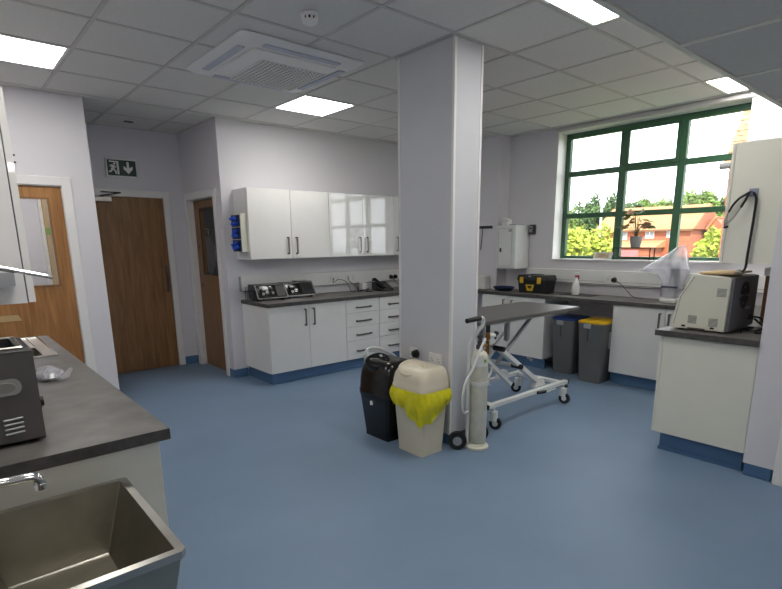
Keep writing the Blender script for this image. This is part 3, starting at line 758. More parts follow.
# two sloped instrument cases on the worktop
def case(x0, x1, y0, label, cover):
    t = thing('instrument_case', label, 'case', ((x0+x1)/2, y0+.13, WT1)); y1 = y0+.26
    obj('shell', MB().prism([(y0+.02, WT1+.018), (y1, WT1+.018), (y1, WT1+.175), (y1-.05, WT1+.178), (y0+.085, WT1+.165), (y0+.014, WT1+.05)], 'x', x0+.008, x1-.008, bev=.003), 'black_gloss', t)
    f = MB()
    a, b = Vector((0, y0+.005, WT1+.03)), Vector((0, y0+.088, WT1+.172))
    for xx in (x0+.006, x1-.006): f.bar(a+Vector((xx, 0, 0)), b+Vector((xx, 0, 0)), .012, .010)
    f.bar(a+Vector((x0, 0, 0)), a+Vector((x1, 0, 0)), .014, .014); f.bar(b+Vector((x0, 0, 0)), b+Vector((x1, 0, 0)), .008, .008)
    obj('chrome_frame', f, 'chrome', t)
    nrm = Vector((0, -(b-a).z, (b-a).y)).normalized()
    W = x1-x0
    for u, v, r in ((.16, .72, .022), (.34, .40, .026), (.20, .30, .02), (.48, .75, .024), (.52, .32, .018)):
        if cover and u > .4: continue
        c = a.lerp(b, v)+Vector((x0+W*u, 0, 0))+nrm*.004
        obj('dial', MB().cyl(c, c+nrm*.012, r, r*.85, 14).sphere(c+nrm*.012, r*.55, 10, 6), 'chrome', t)
    if cover:
        c0 = MB(); p = [(y0+.0, WT1+.045), (y0+.09, WT1+.185), (y1-.02, WT1+.19), (y1-.02, WT1+.18), (y0+.095, WT1+.175), (y0+.01, WT1+.045)]
        obj('clear_cover', c0.prism(p, 'x', x0+W*.52, x1-.004), 'clear_cover', t)
    else:
        c = a.lerp(b, .5)+Vector((x0+W*.80, 0, 0))+nrm*.003
        obj('dark_panel', MB().bar(c-(b-a)*.40, c+(b-a)*.40, W*.28, .004, nrm), 'charcoal', t)
    for xx in (x0+.04, x1-.04): obj('foot', MB().box(xx-.02, xx+.02, y0+.04, y1-.03, WT1, WT1+.018), 'rubber', t)
    return t
case(2.615, 2.985, 5.235, 'sloped black instrument case with chrome dials at end of worktop', False)
case(2.995, 3.375, 5.265, 'sloped black instrument case with clear cover nearer the sockets', True)
r = MB()
for k in range(5):
    r.tube([(2.585, 5.30+.045*k, WT1+.002), (2.585, 5.30+.045*k, WT1+.15), (2.605, 5.30+.045*k, WT1+.15)], .003, 6)
r.tube([(2.585, 5.29, WT1+.10), (2.585, 5.49, WT1+.10)], .003, 6); r.tube([(2.585, 5.29, WT1+.003), (2.585, 5.49, WT1+.003)], .003, 6)
tag(obj('wire_rack', r, 'dark_metal', None, (2.59, 5.39, WT1)), 'small dark wire rack at the end of the worktop beside instrument case', 'rack')

# column sockets
socket('column_socket', (cx0-.0001, 2.905, .665), .086, .086, 'white socket with black plug low on the column behind bins', 'sockets on the column', axis='x')
socket('column_socket', (cx0-.0001, 2.665, .652), .135, .086, 'white double socket low on column above the cream bin', 'sockets on the column', axis='x')
plug((cx0-.0145, 2.862, .665), 'x', 'black plug in the socket low on the column', .034)

# ------------------------------------------------------------------ swing bins
def swing_bin(x0, x1, y0, y1, tx, ty, zr, top, mt, label):
    cx, cy = (x0+x1)/2, (y0+y1)/2; hx, hy = (x1-x0)/2, (y1-y0)/2
    t = thing('swing_bin', label, 'bin', (cx, cy, 0), None)
    hx0, hy0 = hx*tx, hy*ty
    m = MB(); L = []
    for z, k, rr in ((0, .0, .018), (.006, .02, .022), (.03, .06, .025), (zr-.03, .95, .035), (zr-.028, 1.0, .035), (zr, 1.0, .035)):
        L.append(rrect(cx, cy, hx0+(hx-.012-hx0)*k, hy0+(hy-.012-hy0)*k, rr, z))
    obj('body', m.loft(L), mt, t)
    H = top-zr; L = []
    for u, k in ((0, 1.0), (.14, 1.0), (.17, .98), (.45, .96), (.66, .92), (.82, .85), (.92, .77), (.98, .68), (1.0, .60)):
        L.append(rrect(cx+.035*(1-k)/.4, cy, hx*(1-(1-k)*1.0), hy*(1-(1-k)*.8), .055*k+.002, zr+H*u))
    lid = obj('lid', MB().loft(L), mt, t, ang=50)
    box('lid_lip', mt, lid, 0, 0, 0, 0, 0, 0) if False else None
    # dished oval swing flap on the room side of the dome
    n = Vector((-.46, -.12, .88)).normalized(); c = Vector((cx-hx*.34, cy+hy*.18, top-.030))+n*.012
    q = Vector((0, 0, 1)).rotation_difference(n).to_matrix()
    prof = [(.098, -.05), (.097, .018), (.092, .022), (.086, .018), (.066, .005), (.03, .001), (.004, .0005)]
    fl = MB(); loops = []
    for r_, z_ in prof: loops.append([tuple(c+q @ Vector((r_*.92*math.cos(a), r_*1.12*math.sin(a), z_))) for a in [2*PI*i/28 for i in range(28)]])
    obj('swing_flap', fl.loft(loops), mt, lid, ang=60)
    return t, cx, cy, hx, hy
swing_bin(2.405, 2.70, 2.835, 3.215, .72, .74, .345, .622, 'black_gloss', 'black plastic swing-lid bin standing against the column')
bb = MB().box(2.400, 2.412, 2.97, 2.985, .335, .36, bev=.002)
t, bx_, by_, bhx, bhy = swing_bin(2.395, 2.69, 2.450, 2.80, .73, .74, .485, .638, 'cream_plastic', 'cream plastic swing-lid bin lined with a yellow bag')
# the yellow liner folded over the rim
n = 96; rows = []
raw = rrect(bx_, by_, bhx, bhy, .05, 0, 8); raw.append(raw[0])
sl = [0]
for p, q in zip(raw, raw[1:]): sl.append(sl[-1]+math.hypot(q[0]-p[0], q[1]-p[1]))
per = []; n = 112
for i in range(n):
    d_ = sl[-1]*i/n; j = max(k for k in range(len(sl)-1) if sl[k] <= d_+1e-9); f_ = (d_-sl[j])/max(1e-9, sl[j+1]-sl[j])
    per.append((raw[j][0]+(raw[j+1][0]-raw[j][0])*f_, raw[j][1]+(raw[j+1][1]-raw[j][1])*f_, 0))
rnd = random.Random(3)
cr = [rnd.uniform(-1, 1) for _ in range(n)]
for lv in range(9):
    u = lv/8; row = []
    for i, p in enumerate(per):
        dx, dy = p[0]-bx_, p[1]-by_
        # the bag hangs deepest at the corner towards the room
        ca = math.cos(math.atan2(dy/bhy, dx/bhx)-math.radians(225))
        low_ = .352-.105*max(0, ca)**2.2+.016*cr[i//5*5]
        z = .487*(1-u)+low_*u
        sh = (1-.25*u*(.45-low_)/.2)
        wv = (.008*math.sin(i*.55+lv*.5+2*cr[i//16*16])+.006*math.sin(i*1.3-lv*1.1))*min(1, .25+u)
        s_ = 1+(.018/.15)*math.sin(PI*min(1, u*1.1))*.9+.015
        taper = 1-.16*(.487-z)/.487
        row.append((bx_+dx*(s_*taper)+wv, by_+dy*(s_*taper)+wv, z))
    rows.append(row)
rows.append([(bx_+(p[0]-bx_)*.97, by_+(p[1]-by_)*.97, p[2]+.004) for p in rows[-1]])
obj('bag_liner', MB().loft(rows, False, False), 'yellow_bag', t, ang=80)
blk = bpy.data.objects['swing_bin']
obj('label_sticker', MB().box(2.412, 2.4285, 3.03, 3.055, .275, .305), 'white_plastic', blk)

# white tubular stand behind the black bin
t = thing('tube_stand', 'small white tubular stand with hoop top behind the black bin', 'stand', (2.70, 3.32, 0))
obj('hoop', MB().tube([(2.60, 3.30, .58), (2.592, 3.31, .615), (2.605, 3.32, .645), (2.645, 3.32, .655), (2.72, 3.32, .642), (2.80, 3.32, .607), (2.88, 3.32, .567), (2.93, 3.32, .52)], .013, 10, 5), 'white_enamel', t)
obj('hoop', MB().tube([(2.62, 3.37, .56), (2.615, 3.37, .595), (2.63, 3.37, .615), (2.67, 3.37, .622), (2.74, 3.37, .607), (2.82, 3.37, .572), (2.90, 3.37, .535), (2.95, 3.37, .49)], .013, 10, 5), 'white_enamel', t)
for x0_, y0_, z0_ in ((2.60, 3.30, .58), (2.62, 3.37, .56), (2.93, 3.32, .52), (2.95, 3.37, .49)):
    obj('leg', MB().cyl((x0_+.02, y0_, 0), (x0_, y0_, z0_), .010, seg=10), 'white_enamel', t)

# ------------------------------------------------------------------ examination table
t = thing('examination_table', 'wheeled veterinary examination table with steel top and white scissor frame', 'table', (3.77, 2.785, 0))
m = MB(); m.box(3.06, 4.48, 2.50, 3.13, .882, .91, bev=.006, seg=2)
top = obj('table_top', m, 'table_steel', t)
FZ = .205
def rail(p0, p1, n='base_rail'): return obj(n, MB().bar(p0, p1, .045, .035, bev=.004), 'white_enamel', t)
rail((3.20, 2.53, FZ), (4.375, 2.53, FZ)); rail((3.20, 3.04, FZ), (4.375, 3.04, FZ))
rail((3.26, 2.553, FZ), (3.26, 3.017, FZ), 'cross_rail'); rail((4.29, 2.553, FZ), (4.29, 3.017, FZ), 'cross_rail')
for x, y in ((3.20, 2.53), (4.375, 2.53), (3.20, 3.04), (4.375, 3.04)):
    s_ = -1 if x < 3.7 else 1
    box('end_cap', 'black', t, x+min(0, s_*.012), x+max(0, s_*.012), y-.024, y+.024, FZ-.019, FZ+.019)
for x, y, a in ((3.285, 2.53, -1.2), (4.33, 2.53, -1.4), (3.285, 3.04, .9), (4.33, 3.04, 2.2)):
    c = obj('castor', MB().cyl((x, y, FZ-.018), (x, y, .135), .012).lathe([(.012, .155), (.034, .15), (.036, .075), (.028, .07)], (x, y, 0), 16), 'white_enamel', t)
    ux, uy = math.cos(a), math.sin(a)
    wc = Vector((x+ux*.018, y+uy*.018, .05)); axd = Vector((-uy, ux, 0))
    obj('wheel', MB().cyl(wc-axd*.014, wc+axd*.014, .05, seg=24), 'rubber', c)
    obj('wheel_hub', MB().cyl(wc-axd*.017, wc+axd*.017, .024, seg=16), 'white_enamel', c)
    obj('fork', MB().bar((x+axd.x*.021, y+axd.y*.021, .11), wc+axd*.021, .026, .006, axd).bar((x-axd.x*.021, y-axd.y*.021, .11), wc-axd*.021, .022, .006, axd), 'white_enamel', c)
for x in (4.33,): obj('brake_pedal', MB().box(x+.005, x+.055, 2.505, 2.55, .145, .165, bev=.006), 'black', t)
for y in (2.585, 2.985):
    lo = obj('lift_arm', MB().bar((3.98, y, FZ+.055), (3.40, y, .65), .04, .055, (0, 1, 0), bev=.004), 'white_enamel', t)
    obj('lift_arm', MB().bar((3.43, y+.04, .52), (3.90, y+.04, .865), .024, .03, (0, 1, 0), bev=.003), 'galv', t)
    obj('pivot_lug', MB().prism([(3.90, FZ+.018), (4.08, FZ+.018), (4.03, FZ+.095), (3.95, FZ+.095)], 'y', y-.028, y+.028, bev=.004), 'white_enamel', t)
    for px_, pz_ in ((3.40, .65), (3.66, .46)): obj('pivot_cap', MB().cyl((px_, y-.05, pz_), (px_, y+.05, pz_), .022, seg=16), 'black', t)
obj('cross_tube', MB().cyl((3.40, 2.56, .65), (3.40, 3.01, .65), .018), 'white_enamel', t); obj('cross_tube', MB().cyl((3.66, 2.56, .46), (3.66, 3.01, .46), .016), 'white_enamel', t)
for y in (2.60, 2.97):
    obj('column_tube', MB().box(3.18, 3.215, y-.018, y+.018, .62, .882, bev=.003), 'galv', t)
    obj('column_tube', MB().box(3.50, 3.535, y-.018, y+.018, .70, .882, bev=.003), 'galv', t)
obj('lift_arm', MB().bar((3.19, 2.62, .64), (3.62, 2.62, .30), .03, .04, (0, 1, 0), bev=.003), 'white_enamel', t)
obj('lift_arm', MB().bar((3.19, 2.95, .64), (3.62, 2.95, .30), .03, .04, (0, 1, 0), bev=.003), 'white_enamel', t)
obj('top_support', MB().box(3.14, 4.20, 2.59, 2.625, .852, .882).box(3.14, 4.20, 2.95, 2.985, .852, .882), 'white_enamel', t)
obj('actuator', MB().cyl((3.30, 2.79, .36), (3.62, 2.79, .62), .028).cyl((3.58, 2.79, .59), (3.74, 2.79, .72), .014), 'white_enamel', t)
obj('motor_box', MB().box(3.30, 3.44, 2.70, 2.88, .30, .42, bev=.01), 'white_enamel', t)
obj('foot_pedal', MB().tube([(3.86, 2.50, .20), (3.90, 2.495, .196), (3.97, 2.49, .192)], .014, 10), 'black', t)
obj('pedal_bar', MB().tube([(3.97, 2.51, .175), (4.18, 2.515, .172)], .008, 8), 'white_enamel', t)
obj('tool_knob', MB().cyl((3.78, 2.56, .52), (3.83, 2.56, .49), .012), 'galv', t)

# ------------------------------------------------------------------ oxygen cylinder on trolley
ox, oy = 2.90, 2.375
t = thing('gas_cylinder', 'pale grey gas cylinder with valve and regulator standing beside the column', 'gas cylinder', (ox, oy, .03))
obj('bottle', MB().lathe([(.060, 0), (.062, .006), (.062, .64), (.060, .665), (.048, .69), (.028, .705), (.022, .712), (.022, .722)], (ox, oy, .035), 28), 'cylinder_paint', t)
obj('valve_body', MB().cyl((ox, oy, .755), (ox, oy, .81), .018).box(ox-.03, ox+.028, oy-.014, oy+.014, .752, .782, bev=.004), 'dark_metal', t)
obj('valve_key', MB().cyl((ox, oy, .80), (ox, oy, .835), .012, .010).box(ox-.022, ox+.022, oy-.005, oy+.005, .832, .85), 'dark_metal', t)
obj('contents_label', MB().cyl((ox-.012, oy-.0595, .672), (ox-.012, oy-.0635, .672), .013), 'green_sticker', t)
obj('shoulder_label', MB().lathe([(.0625, .595), (.0625, .655)], (ox, oy, .035), 28), 'white_enamel', t)
rg = obj('regulator', MB().cyl((ox+.028, oy, .767), (ox+.075, oy, .767), .011).cyl((ox+.085, oy, .70), (ox+.085, oy, .80), .013).box(ox+.07, ox+.10, oy-.015, oy+.015, .805, .86, bev=.005), 'brass', t)
obj('regulator_knob', MB().cyl((ox+.085, oy, .862), (ox+.085, oy, .915), .018, .016, 14), 'black', rg)
obj('flow_meter', MB().cyl((ox+.10, oy, .835), (ox+.165, oy, .83), .015, seg=14), 'white_plastic', rg)
obj('outlet_tap', MB().cyl((ox+.165, oy, .83), (ox+.20, oy, .845), .016, .012).cyl((ox+.175, oy, .80), (ox+.175, oy, .86), .008), 'black', rg)
t = thing('cylinder_trolley', 'white cylinder trolley with black wheels, grip and curled hose', 'trolley', (ox, oy+.06, 0))
obj('base_plate', MB().lathe([(.088, 0), (.09, .006), (.088, .016), (.078, .022), (.066, .0225), (.064, .03), (.010, .034)], (ox-.012, oy, 0), 32), 'cream_metal', t)
obj('upright', MB().tube([(ox-.06, oy+.05, .02), (ox-.06, oy+.05, .70), (ox-.055, oy+.035, .80), (ox-.03, oy+.0, .88), (ox+.0, oy-.02, .93), (ox-.005, oy-.025, .972), (ox-.03, oy-.03, .982), (ox-.05, oy-.03, .982)], .014, 10, 6), 'white_enamel', t)
obj('hand_grip', MB().cyl((ox-.045, oy-.03, .982), (ox-.185, oy-.03, .976), .018, .017, 16), 'black', t)
m = MB().lathe([(.063, .49), (.069, .49), (.069, .512), (.063, .512)], (ox, oy, .0), 28)
obj('retaining_band', m, 'white_enamel', t)
obj('axle', MB().cyl((ox-.165, oy+.075, .068), (ox+.11, oy+.085, .068), .009), 'dark_metal', t)
for s_, xx in ((-1, ox-.155), (1, ox+.10)):
    wv = MB(); c = Vector((xx, oy+.065, .068)); axd = Vector((.75, -.66, 0)) if False else Vector((.70, .71, 0)).normalized()
    w_ = obj('wheel', MB().cyl(c-axd*.018, c+axd*.018, .068, seg=28), 'rubber', t)
    obj('wheel_hub', MB().cyl(c-axd*.021, c+axd*.021, .034, seg=20).cyl(c-axd*.024, c+axd*.024, .013, seg=12), 'galv', w_)
obj('hose', MB().tube([(ox+.02, oy-.03, .83), (ox-.04, oy-.03, .74), (ox-.09, oy-.02, .63), (ox-.16, oy-.01, .53), (ox-.18, oy, .42), (ox-.165, oy+.01, .33), (ox-.13, oy+.02, .285), (ox-.08, oy+.03, .29)], .009, 8, 6), 'white_plastic', t)
obj('hose_tie', MB().tube([(ox+.055, oy-.01, .50), (ox+.10, oy-.02, .545), (ox+.14, oy-.01, .60)], .006, 8, 5).tube([(ox+.05, oy-.01, .49), (ox+.09, oy-.03, .47)], .006, 8), 'white_plastic', t)

# ------------------------------------------------------------------ bins under the window worktop
def tall_bin(y0, y1, xf, top, lidm, label):
    cy = (y0+y1)/2; hy = (y1-y0)/2; D = .36; cx = xf+D/2
    t = thing('recycling_bin', label, 'bin', (cx, cy, 0), 'tall grey bins under the window worktop')
    L = [rrect(cx, cy, D/2*k, hy*k, .03, z) for z, k in ((0, .80), (.01, .83), (top-.06, .985), (top-.055, 1.0), (top-.03, 1.0))]
    obj('body', MB().loft(L), 'bin_grey', t)
    obj('rib', MB().bar((xf+.052, cy+hy*.18, .03), (xf+.003, cy+hy*.18, top-.10), .012, .008), 'charcoal', t)
    ld = obj('lid', MB().loft([rrect(cx, cy, D/2+.004, hy+.004, .032, top-.03), rrect(cx, cy, D/2+.004, hy+.004, .032, top-.012), rrect(cx, cy, D/2-.02, hy-.02, .03, top)]), lidm, t)
    hd = MB().box(xf-.014, xf+.004, cy-.01, cy+.075, top-.085, top-.035, bev=.006); obj('latch', hd, 'galv', t)
    obj('handle', MB().box(cx-.06, cx+.06, y0-.014, y0+.004, top-.30, top-.12, bev=.006), 'galv', t)
    return t
tall_bin(3.01, 3.31, 5.315, .655, 'blue_lid', 'tall grey bin with blue lid under the window worktop')
tall_bin(2.60, 2.90, 5.175, .675, 'yellow_lid', 'tall grey bin with yellow lid under the window worktop')

# ------------------------------------------------------------------ things on and above the window worktop
t = thing('medicine_cabinet', 'small white lockable steel cabinet on wall beside the window', 'cabinet', (5.65, 4.15, 1.165))
box('body', 'white_enamel', t, 5.515, XW-.001, 4.0, 4.29, 1.165, 1.705, bev=.005)
dd = box('door', 'white_enamel', t, 5.502, 5.5145, 4.012, 4.278, 1.18, 1.69, bev=.003)
obj('door_groove', MB().box(5.5005, 5.5025, 4.045, 4.05, 1.20, 1.67).box(5.5005, 5.5025, 4.25, 4.254, 1.20, 1.67).box(5.5005, 5.5025, 4.05, 4.25, 1.665, 1.67).box(5.5005, 5.5025, 4.05, 4.25, 1.20, 1.204), 'galv', dd)
obj('lock', MB().box(5.494, 5.502, 4.20, 4.228, 1.375, 1.425, bev=.004).cyl((5.494, 4.214, 1.40), (5.488, 4.214, 1.40), .009), 'dark_metal', dd)
box('name_plate', 'galv', dd, 5.4995, 5.5015, 4.045, 4.10, 1.625, 1.655)
t = thing('spool_box', 'small white crumpled packet on top of white steel cabinet', 'packet', (5.6, 4.2, 1.706))
obj('carton', MB().box(5.56, 5.66, 4.17, 4.26, 1.706, 1.745, bev=.006), 'white_plastic', t)
obj('flap', MB().prism([(4.15, 1.745), (4.22, 1.76), (4.25, 1.80), (4.19, 1.79), (4.16, 1.77)], 'x', 5.57, 5.64, bev=.004), 'white_plastic', t)
tag(obj('grey_strip', MB().box(5.56, 5.75, 4.04, 4.14, 1.706, 1.716, bev=.002), 'galv', None, (5.65, 4.09, 1.706)), 'thin grey tray on top of white steel cabinet', 'tray')
t = thing('key_safe', 'small black key safe on wall between steel cabinet and window', 'key safe', (XW, 3.95, 1.59))
box('body', 'black', t, XW-.045, XW-.001, 3.905, 3.985, 1.59, 1.71, bev=.008)
obj('face', MB().box(XW-.048, XW-.045, 3.93, 3.975, 1.615, 1.69, bev=.001), 'galv', t)
obj('dial', MB().cyl((XW-.048, 3.95, 1.665), (XW-.056, 3.95, 1.665), .013), 'black', t)
t = thing('hook_rail', 'dark coat-hook rail on the wall by the column', 'hook rail', (XB, 4.53, 1.68))
box('rail', 'dark_metal', t, XB-.012, XB-.001, 4.43, 4.66, 1.675, 1.71)
for k in range(4): obj('hook', MB().tube([(XB-.012, 4.46+.055*k, 1.69), (XB-.05, 4.46+.055*k, 1.68), (XB-.055, 4.46+.055*k, 1.70)], .006, 6), 'dark_metal', t)
t = thing('hanging_chain', 'thin dark cord hanging from the coat-hook rail', 'cord', (XB, 4.60, 1.40))
obj('cord', MB().tube([(XB-.03, 4.57, 1.675), (XB-.02, 4.585, 1.58), (XB-.015, 4.60, 1.48), (XB-.012, 4.61, 1.40)], .006, 6, 5), 'charcoal', t)
tag(obj('paper_tray', MB().box(5.46, 5.58, 4.43, 4.64, WT1, 1.06, bev=.006).box(5.45, 5.46, 4.44, 4.63, .93, 1.055), 'white_plastic', None, (5.5, 4.53, WT1)), 'white plastic box on worktop below the coat hooks', 'box')
t = thing('serving_plate', 'navy blue oval bowl on worktop below the steel cabinet', 'bowl', (5.50, 4.12, WT1))
L = [[(5.50+.12*k*math.cos(a), 4.14+.15*k*math.sin(a), WT1+z) for a in [2*PI*i/32 for i in range(32)]] for k, z in ((.6, 0), (.75, .006), (1.0, .045), (.97, .049), (.70, .014), (.1, .012))]
obj('dish', MB().loft(L), 'navy', t)
t = thing('tool_box', 'black plastic toolbox with yellow latches on window worktop', 'toolbox', (5.52, 3.68, WT1))
ty0, ty1, tx0, tx1 = 3.47, 3.885, 5.43, 5.63
obj('body', MB().loft([rrect((tx0+tx1)/2, (ty0+ty1)/2, .088, .195, .015, WT1), rrect((tx0+tx1)/2, (ty0+ty1)/2, .10, .2075, .015, WT1+.15)]), 'black', t)
ld = obj('lid', MB().loft([rrect((tx0+tx1)/2, (ty0+ty1)/2, .107, .215, .015, WT1+.15), rrect((tx0+tx1)/2, (ty0+ty1)/2, .107, .215, .015, WT1+.175), rrect((tx0+tx1)/2, (ty0+ty1)/2, .095, .205, .015, WT1+.215)]), 'black', t)
obj('carry_handle', MB().tube([(5.53, 3.58, WT1+.212), (5.53, 3.585, WT1+.216), (5.53, 3.62, WT1+.218), (5.53, 3.73, WT1+.218), (5.53, 3.765, WT1+.216), (5.53, 3.77, WT1+.212)], .008, 8), 'black', ld)
for yy in (3.575, 3.82): obj('latch', MB().box(tx0-.014, tx0+.002, yy-.026, yy+.026, WT1+.115, WT1+.19, bev=.005), 'yellow_lid', t)
lb = obj('badge', MB().prism([(3.645, WT1+.10), (3.765, WT1+.10), (3.74, WT1+.025), (3.67, WT1+.025)], 'x', tx0-.002, tx0+.010), 'yellow_lid', t)
obj('badge_print', MB().prism([(3.675, WT1+.088), (3.735, WT1+.085), (3.725, WT1+.05), (3.705, WT1+.065), (3.685, WT1+.05)], 'x', tx0-.0035, tx0-.002), 'black', lb)
obj('lid_badge', MB().box(tx0-.002, tx0+.002, 3.69, 3.73, WT1+.195, WT1+.206), 'galv', ld)
t = thing('spray_bottle', 'white spray bottle with red trigger head on window worktop', 'bottle', (5.585, 3.185, WT1+.004))
obj('bottle', MB().lathe([(.040, 0), (.044, .008), (.043, .10), (.034, .14), (.020, .175), (.014, .195), (.014, .21)], (5.585, 3.185, WT1+.004), 24), 'white_plastic', t)
obj('collar', MB().cyl((5.585, 3.185, WT1+.205), (5.585, 3.185, WT1+.225), .017), 'red', t)
obj('spray_head', MB().box(5.572, 5.598, 3.155, 3.215, WT1+.225, WT1+.26, bev=.006), 'white_plastic', t)
obj('trigger', MB().bar((5.585, 3.162, WT1+.228), (5.585, 3.150, WT1+.185), .012, .010), 'red', t)
tag(obj('rubber_mat', MB().box(5.52, 5.73, 2.96, 3.36, WT1, WT1+.004), 'black', None, (5.66, 3.17, WT1)), 'thin black mat on worktop behind the spray bottle', 'mat')
t = socket('wall_socket', (XW-.05, 2.85, 1.085), .146, .086, 'white double socket with black plug on trunking under the window', G_S, axis='x')
plug((XW-.0645, 2.81, 1.072), 'x', 'black plug in trunking socket under the window', .03)
cable([(XW-.10, 2.81, 1.072), (XW-.11, 2.77, 1.07), (XW-.10, 2.70, 1.02), (XW-.09, 2.63, .95), (XW-.10, 2.57, .905), (XW-.12, 2.45, .896)], 'black cable falling from plug under the window to worktop')
# microscope under a plastic cover
mx, my = 5.56, 2.12
t = thing('microscope', 'grey microscope standing under a clear plastic dust cover', 'microscope', (mx, my, WT1))
obj('foot', MB().box(mx-.11, mx+.09, my-.07, my+.075, WT1, WT1+.045, bev=.012), 'white_plastic', t)
obj('arm', MB().tube([(mx+.05, my-.02, WT1+.04), (mx+.055, my-.02, WT1+.20), (mx+.03, my-.02, WT1+.30), (mx-.03, my-.02, WT1+.33)], .026, 10, 5), 'microscope', t)
obj('stage', MB().box(mx-.10, mx+.03, my-.08, my+.07, WT1+.15, WT1+.168), 'microscope', t)
obj('head', MB().sphere((mx-.03, my-.02, WT1+.345), .045, 14, 10), 'microscope', t)
for s_ in (-1, 1): obj('eyepiece', MB().cyl((mx-.04, my-.02+s_*.03, WT1+.36), (mx-.10, my-.02+s_*.035, WT1+.385), .017, .02, 14), 'black', t)
obj('nosepiece', MB().cyl((mx-.04, my-.02, WT1+.31), (mx-.045, my-.02, WT1+.26), .03, .024).cyl((mx-.05, my-.0, WT1+.26), (mx-.06, my+.01, WT1+.19), .010).cyl((mx-.04, my-.04, WT1+.26), (mx-.04, my-.05, WT1+.20), .010), 'dark_metal', t)
for s_ in (-1, 1): obj('focus_knob', MB().cyl((mx+.045, my-.02+s_*.03, WT1+.12), (mx+.045, my-.02+s_*.07, WT1+.12), .025), 'dark_metal', t)
t = thing('dust_cover', 'clear crumpled plastic bag pulled over the microscope', 'cover', (mx, my, WT1+.05))
prof = [(.055, .085, .100), (.20, .092, .098), (.28, .12, .125), (.34, .16, .14), (.40, .14, .12), (.50, .085, .07), (.56, .03, .03)]
L = []; rnd = random.Random(5); N = 40
for iz, (z, rx, ry) in enumerate(prof):
    row = []
    for i in range(N):
        a = 2*PI*i/N; cr_ = 1+.07*math.sin(5*a+iz*1.3)+rnd.uniform(-.03, .03)
        dx, dy = rx*math.cos(a)*cr_, ry*math.sin(a)*cr_
        if iz in (2, 3, 4): # the corner of the bag sticks out along the window side
            k = max(0, math.cos(a-PI/2))**4; dy += (.05, .20, .06)[iz-2]*k
        zz = WT1+z-(.03 if iz == 3 else 0)*max(0, math.cos(a-PI/2))**4
        row.append((mx-.01+dx, my-.0+dy-(.03*max(0, iz-4)), zz))
    L.append(row)
obj('film', MB().loft(L, False, True), 'plastic_film', t, ang=25)

# window sill things
t = thing('plant_stand', 'small black metal stand on the window sill under the pot plant', 'stand', (5.90, 2.69, 1.293))
sz = 1.293
ft = MB()
for x in (5.835, 5.95):
    ft.tube([(x, 2.49, sz+.13), (x, 2.89, sz+.13)], .006, 6)
for y in (2.49, 2.89): ft.tube([(5.835, y, sz+.13), (5.95, y, sz+.13)], .006, 6)
ft.box(5.835, 5.95, 2.49, 2.89, sz+.127, sz+.133); obj('shelf', ft, 'black', t)
for x in (5.835, 5.95):
    for y in (2.49, 2.89): obj('leg', MB().cyl((x, y, sz), (x, y, sz+.13), .006, seg=8), 'black', t)
obj('foot_rail', MB().tube([(5.835, 2.49, sz+.012), (5.835, 2.89, sz+.012)], .005, 6).tube([(5.95, 2.49, sz+.012), (5.95, 2.89, sz+.012)], .005, 6), 'black', t)
pz = sz+.1335
t = thing('pot_plant', 'leafy pot plant in a grey pot on the window sill', 'plant', (5.89, 2.675, pz))
obj('pot', MB().lathe([(.040, 0), (.048, .004), (.062, .09), (.066, .12), (.060, .12), (.056, .105), (.01, .105)], (5.89, 2.675, pz), 24), 'pot', t)
rnd = random.Random(11)
for k in range(20):
    a = 2*PI*k/20*2.4; tilt = .25+.75*(k % 5)/4; hgt = .10+.20*rnd.random()
    b0 = Vector((5.89, 2.675, pz+.10)); tip = b0+Vector((.045*math.cos(a)*tilt, .13*math.sin(a)*tilt, hgt))
    st = obj('stem', MB().tube([b0, b0.lerp(tip, .5)+Vector((0, 0, .02)), tip], .0025, 5, 3), 'leaf_green', t)
    dr = (Vector((math.cos(a)*.5, math.sin(a), .25-.5*rnd.random()))).normalized(); sd = dr.cross(Vector((0, 0, 1))).normalized(); sd = Matrix.Rotation(rnd.uniform(-1.1, 1.1), 3, dr) @ sd; up = sd.cross(dr)
    ln, wd = .095+.04*rnd.random(), .036
    V = [tip, tip+dr*ln*.35+sd*wd+up*.004, tip+dr*ln*.35-up*.006, tip+dr*ln*.35-sd*wd+up*.004, tip+dr*ln*.72+sd*wd*.6, tip+dr*ln*.72-up*.006, tip+dr*ln*.72-sd*wd*.6, tip+dr*ln-up*.012]
    obj('leaf', MB().quads(V, [(0, 2, 1), (0, 3, 2), (1, 2, 5, 4), (2, 3, 6, 5), (4, 5, 7), (5, 6, 7)]), 'leaf_pale' if k % 3 == 0 else 'leaf_green', st)
t = thing('photo_block', 'small framed picture lying against window frame on the sill', 'picture', (5.90, 3.05, sz))
obj('frame', MB().bar((5.885, 3.05, sz+.004), (5.92, 3.05, sz+.075), .22, .012, (-1, 0, .4), bev=.002), 'gloss_paint', t)
obj('print', MB().bar((5.877, 3.05, sz+.018), (5.904, 3.05, sz+.070), .16, .003, (-1, 0, .4)), 'photo_print', t)

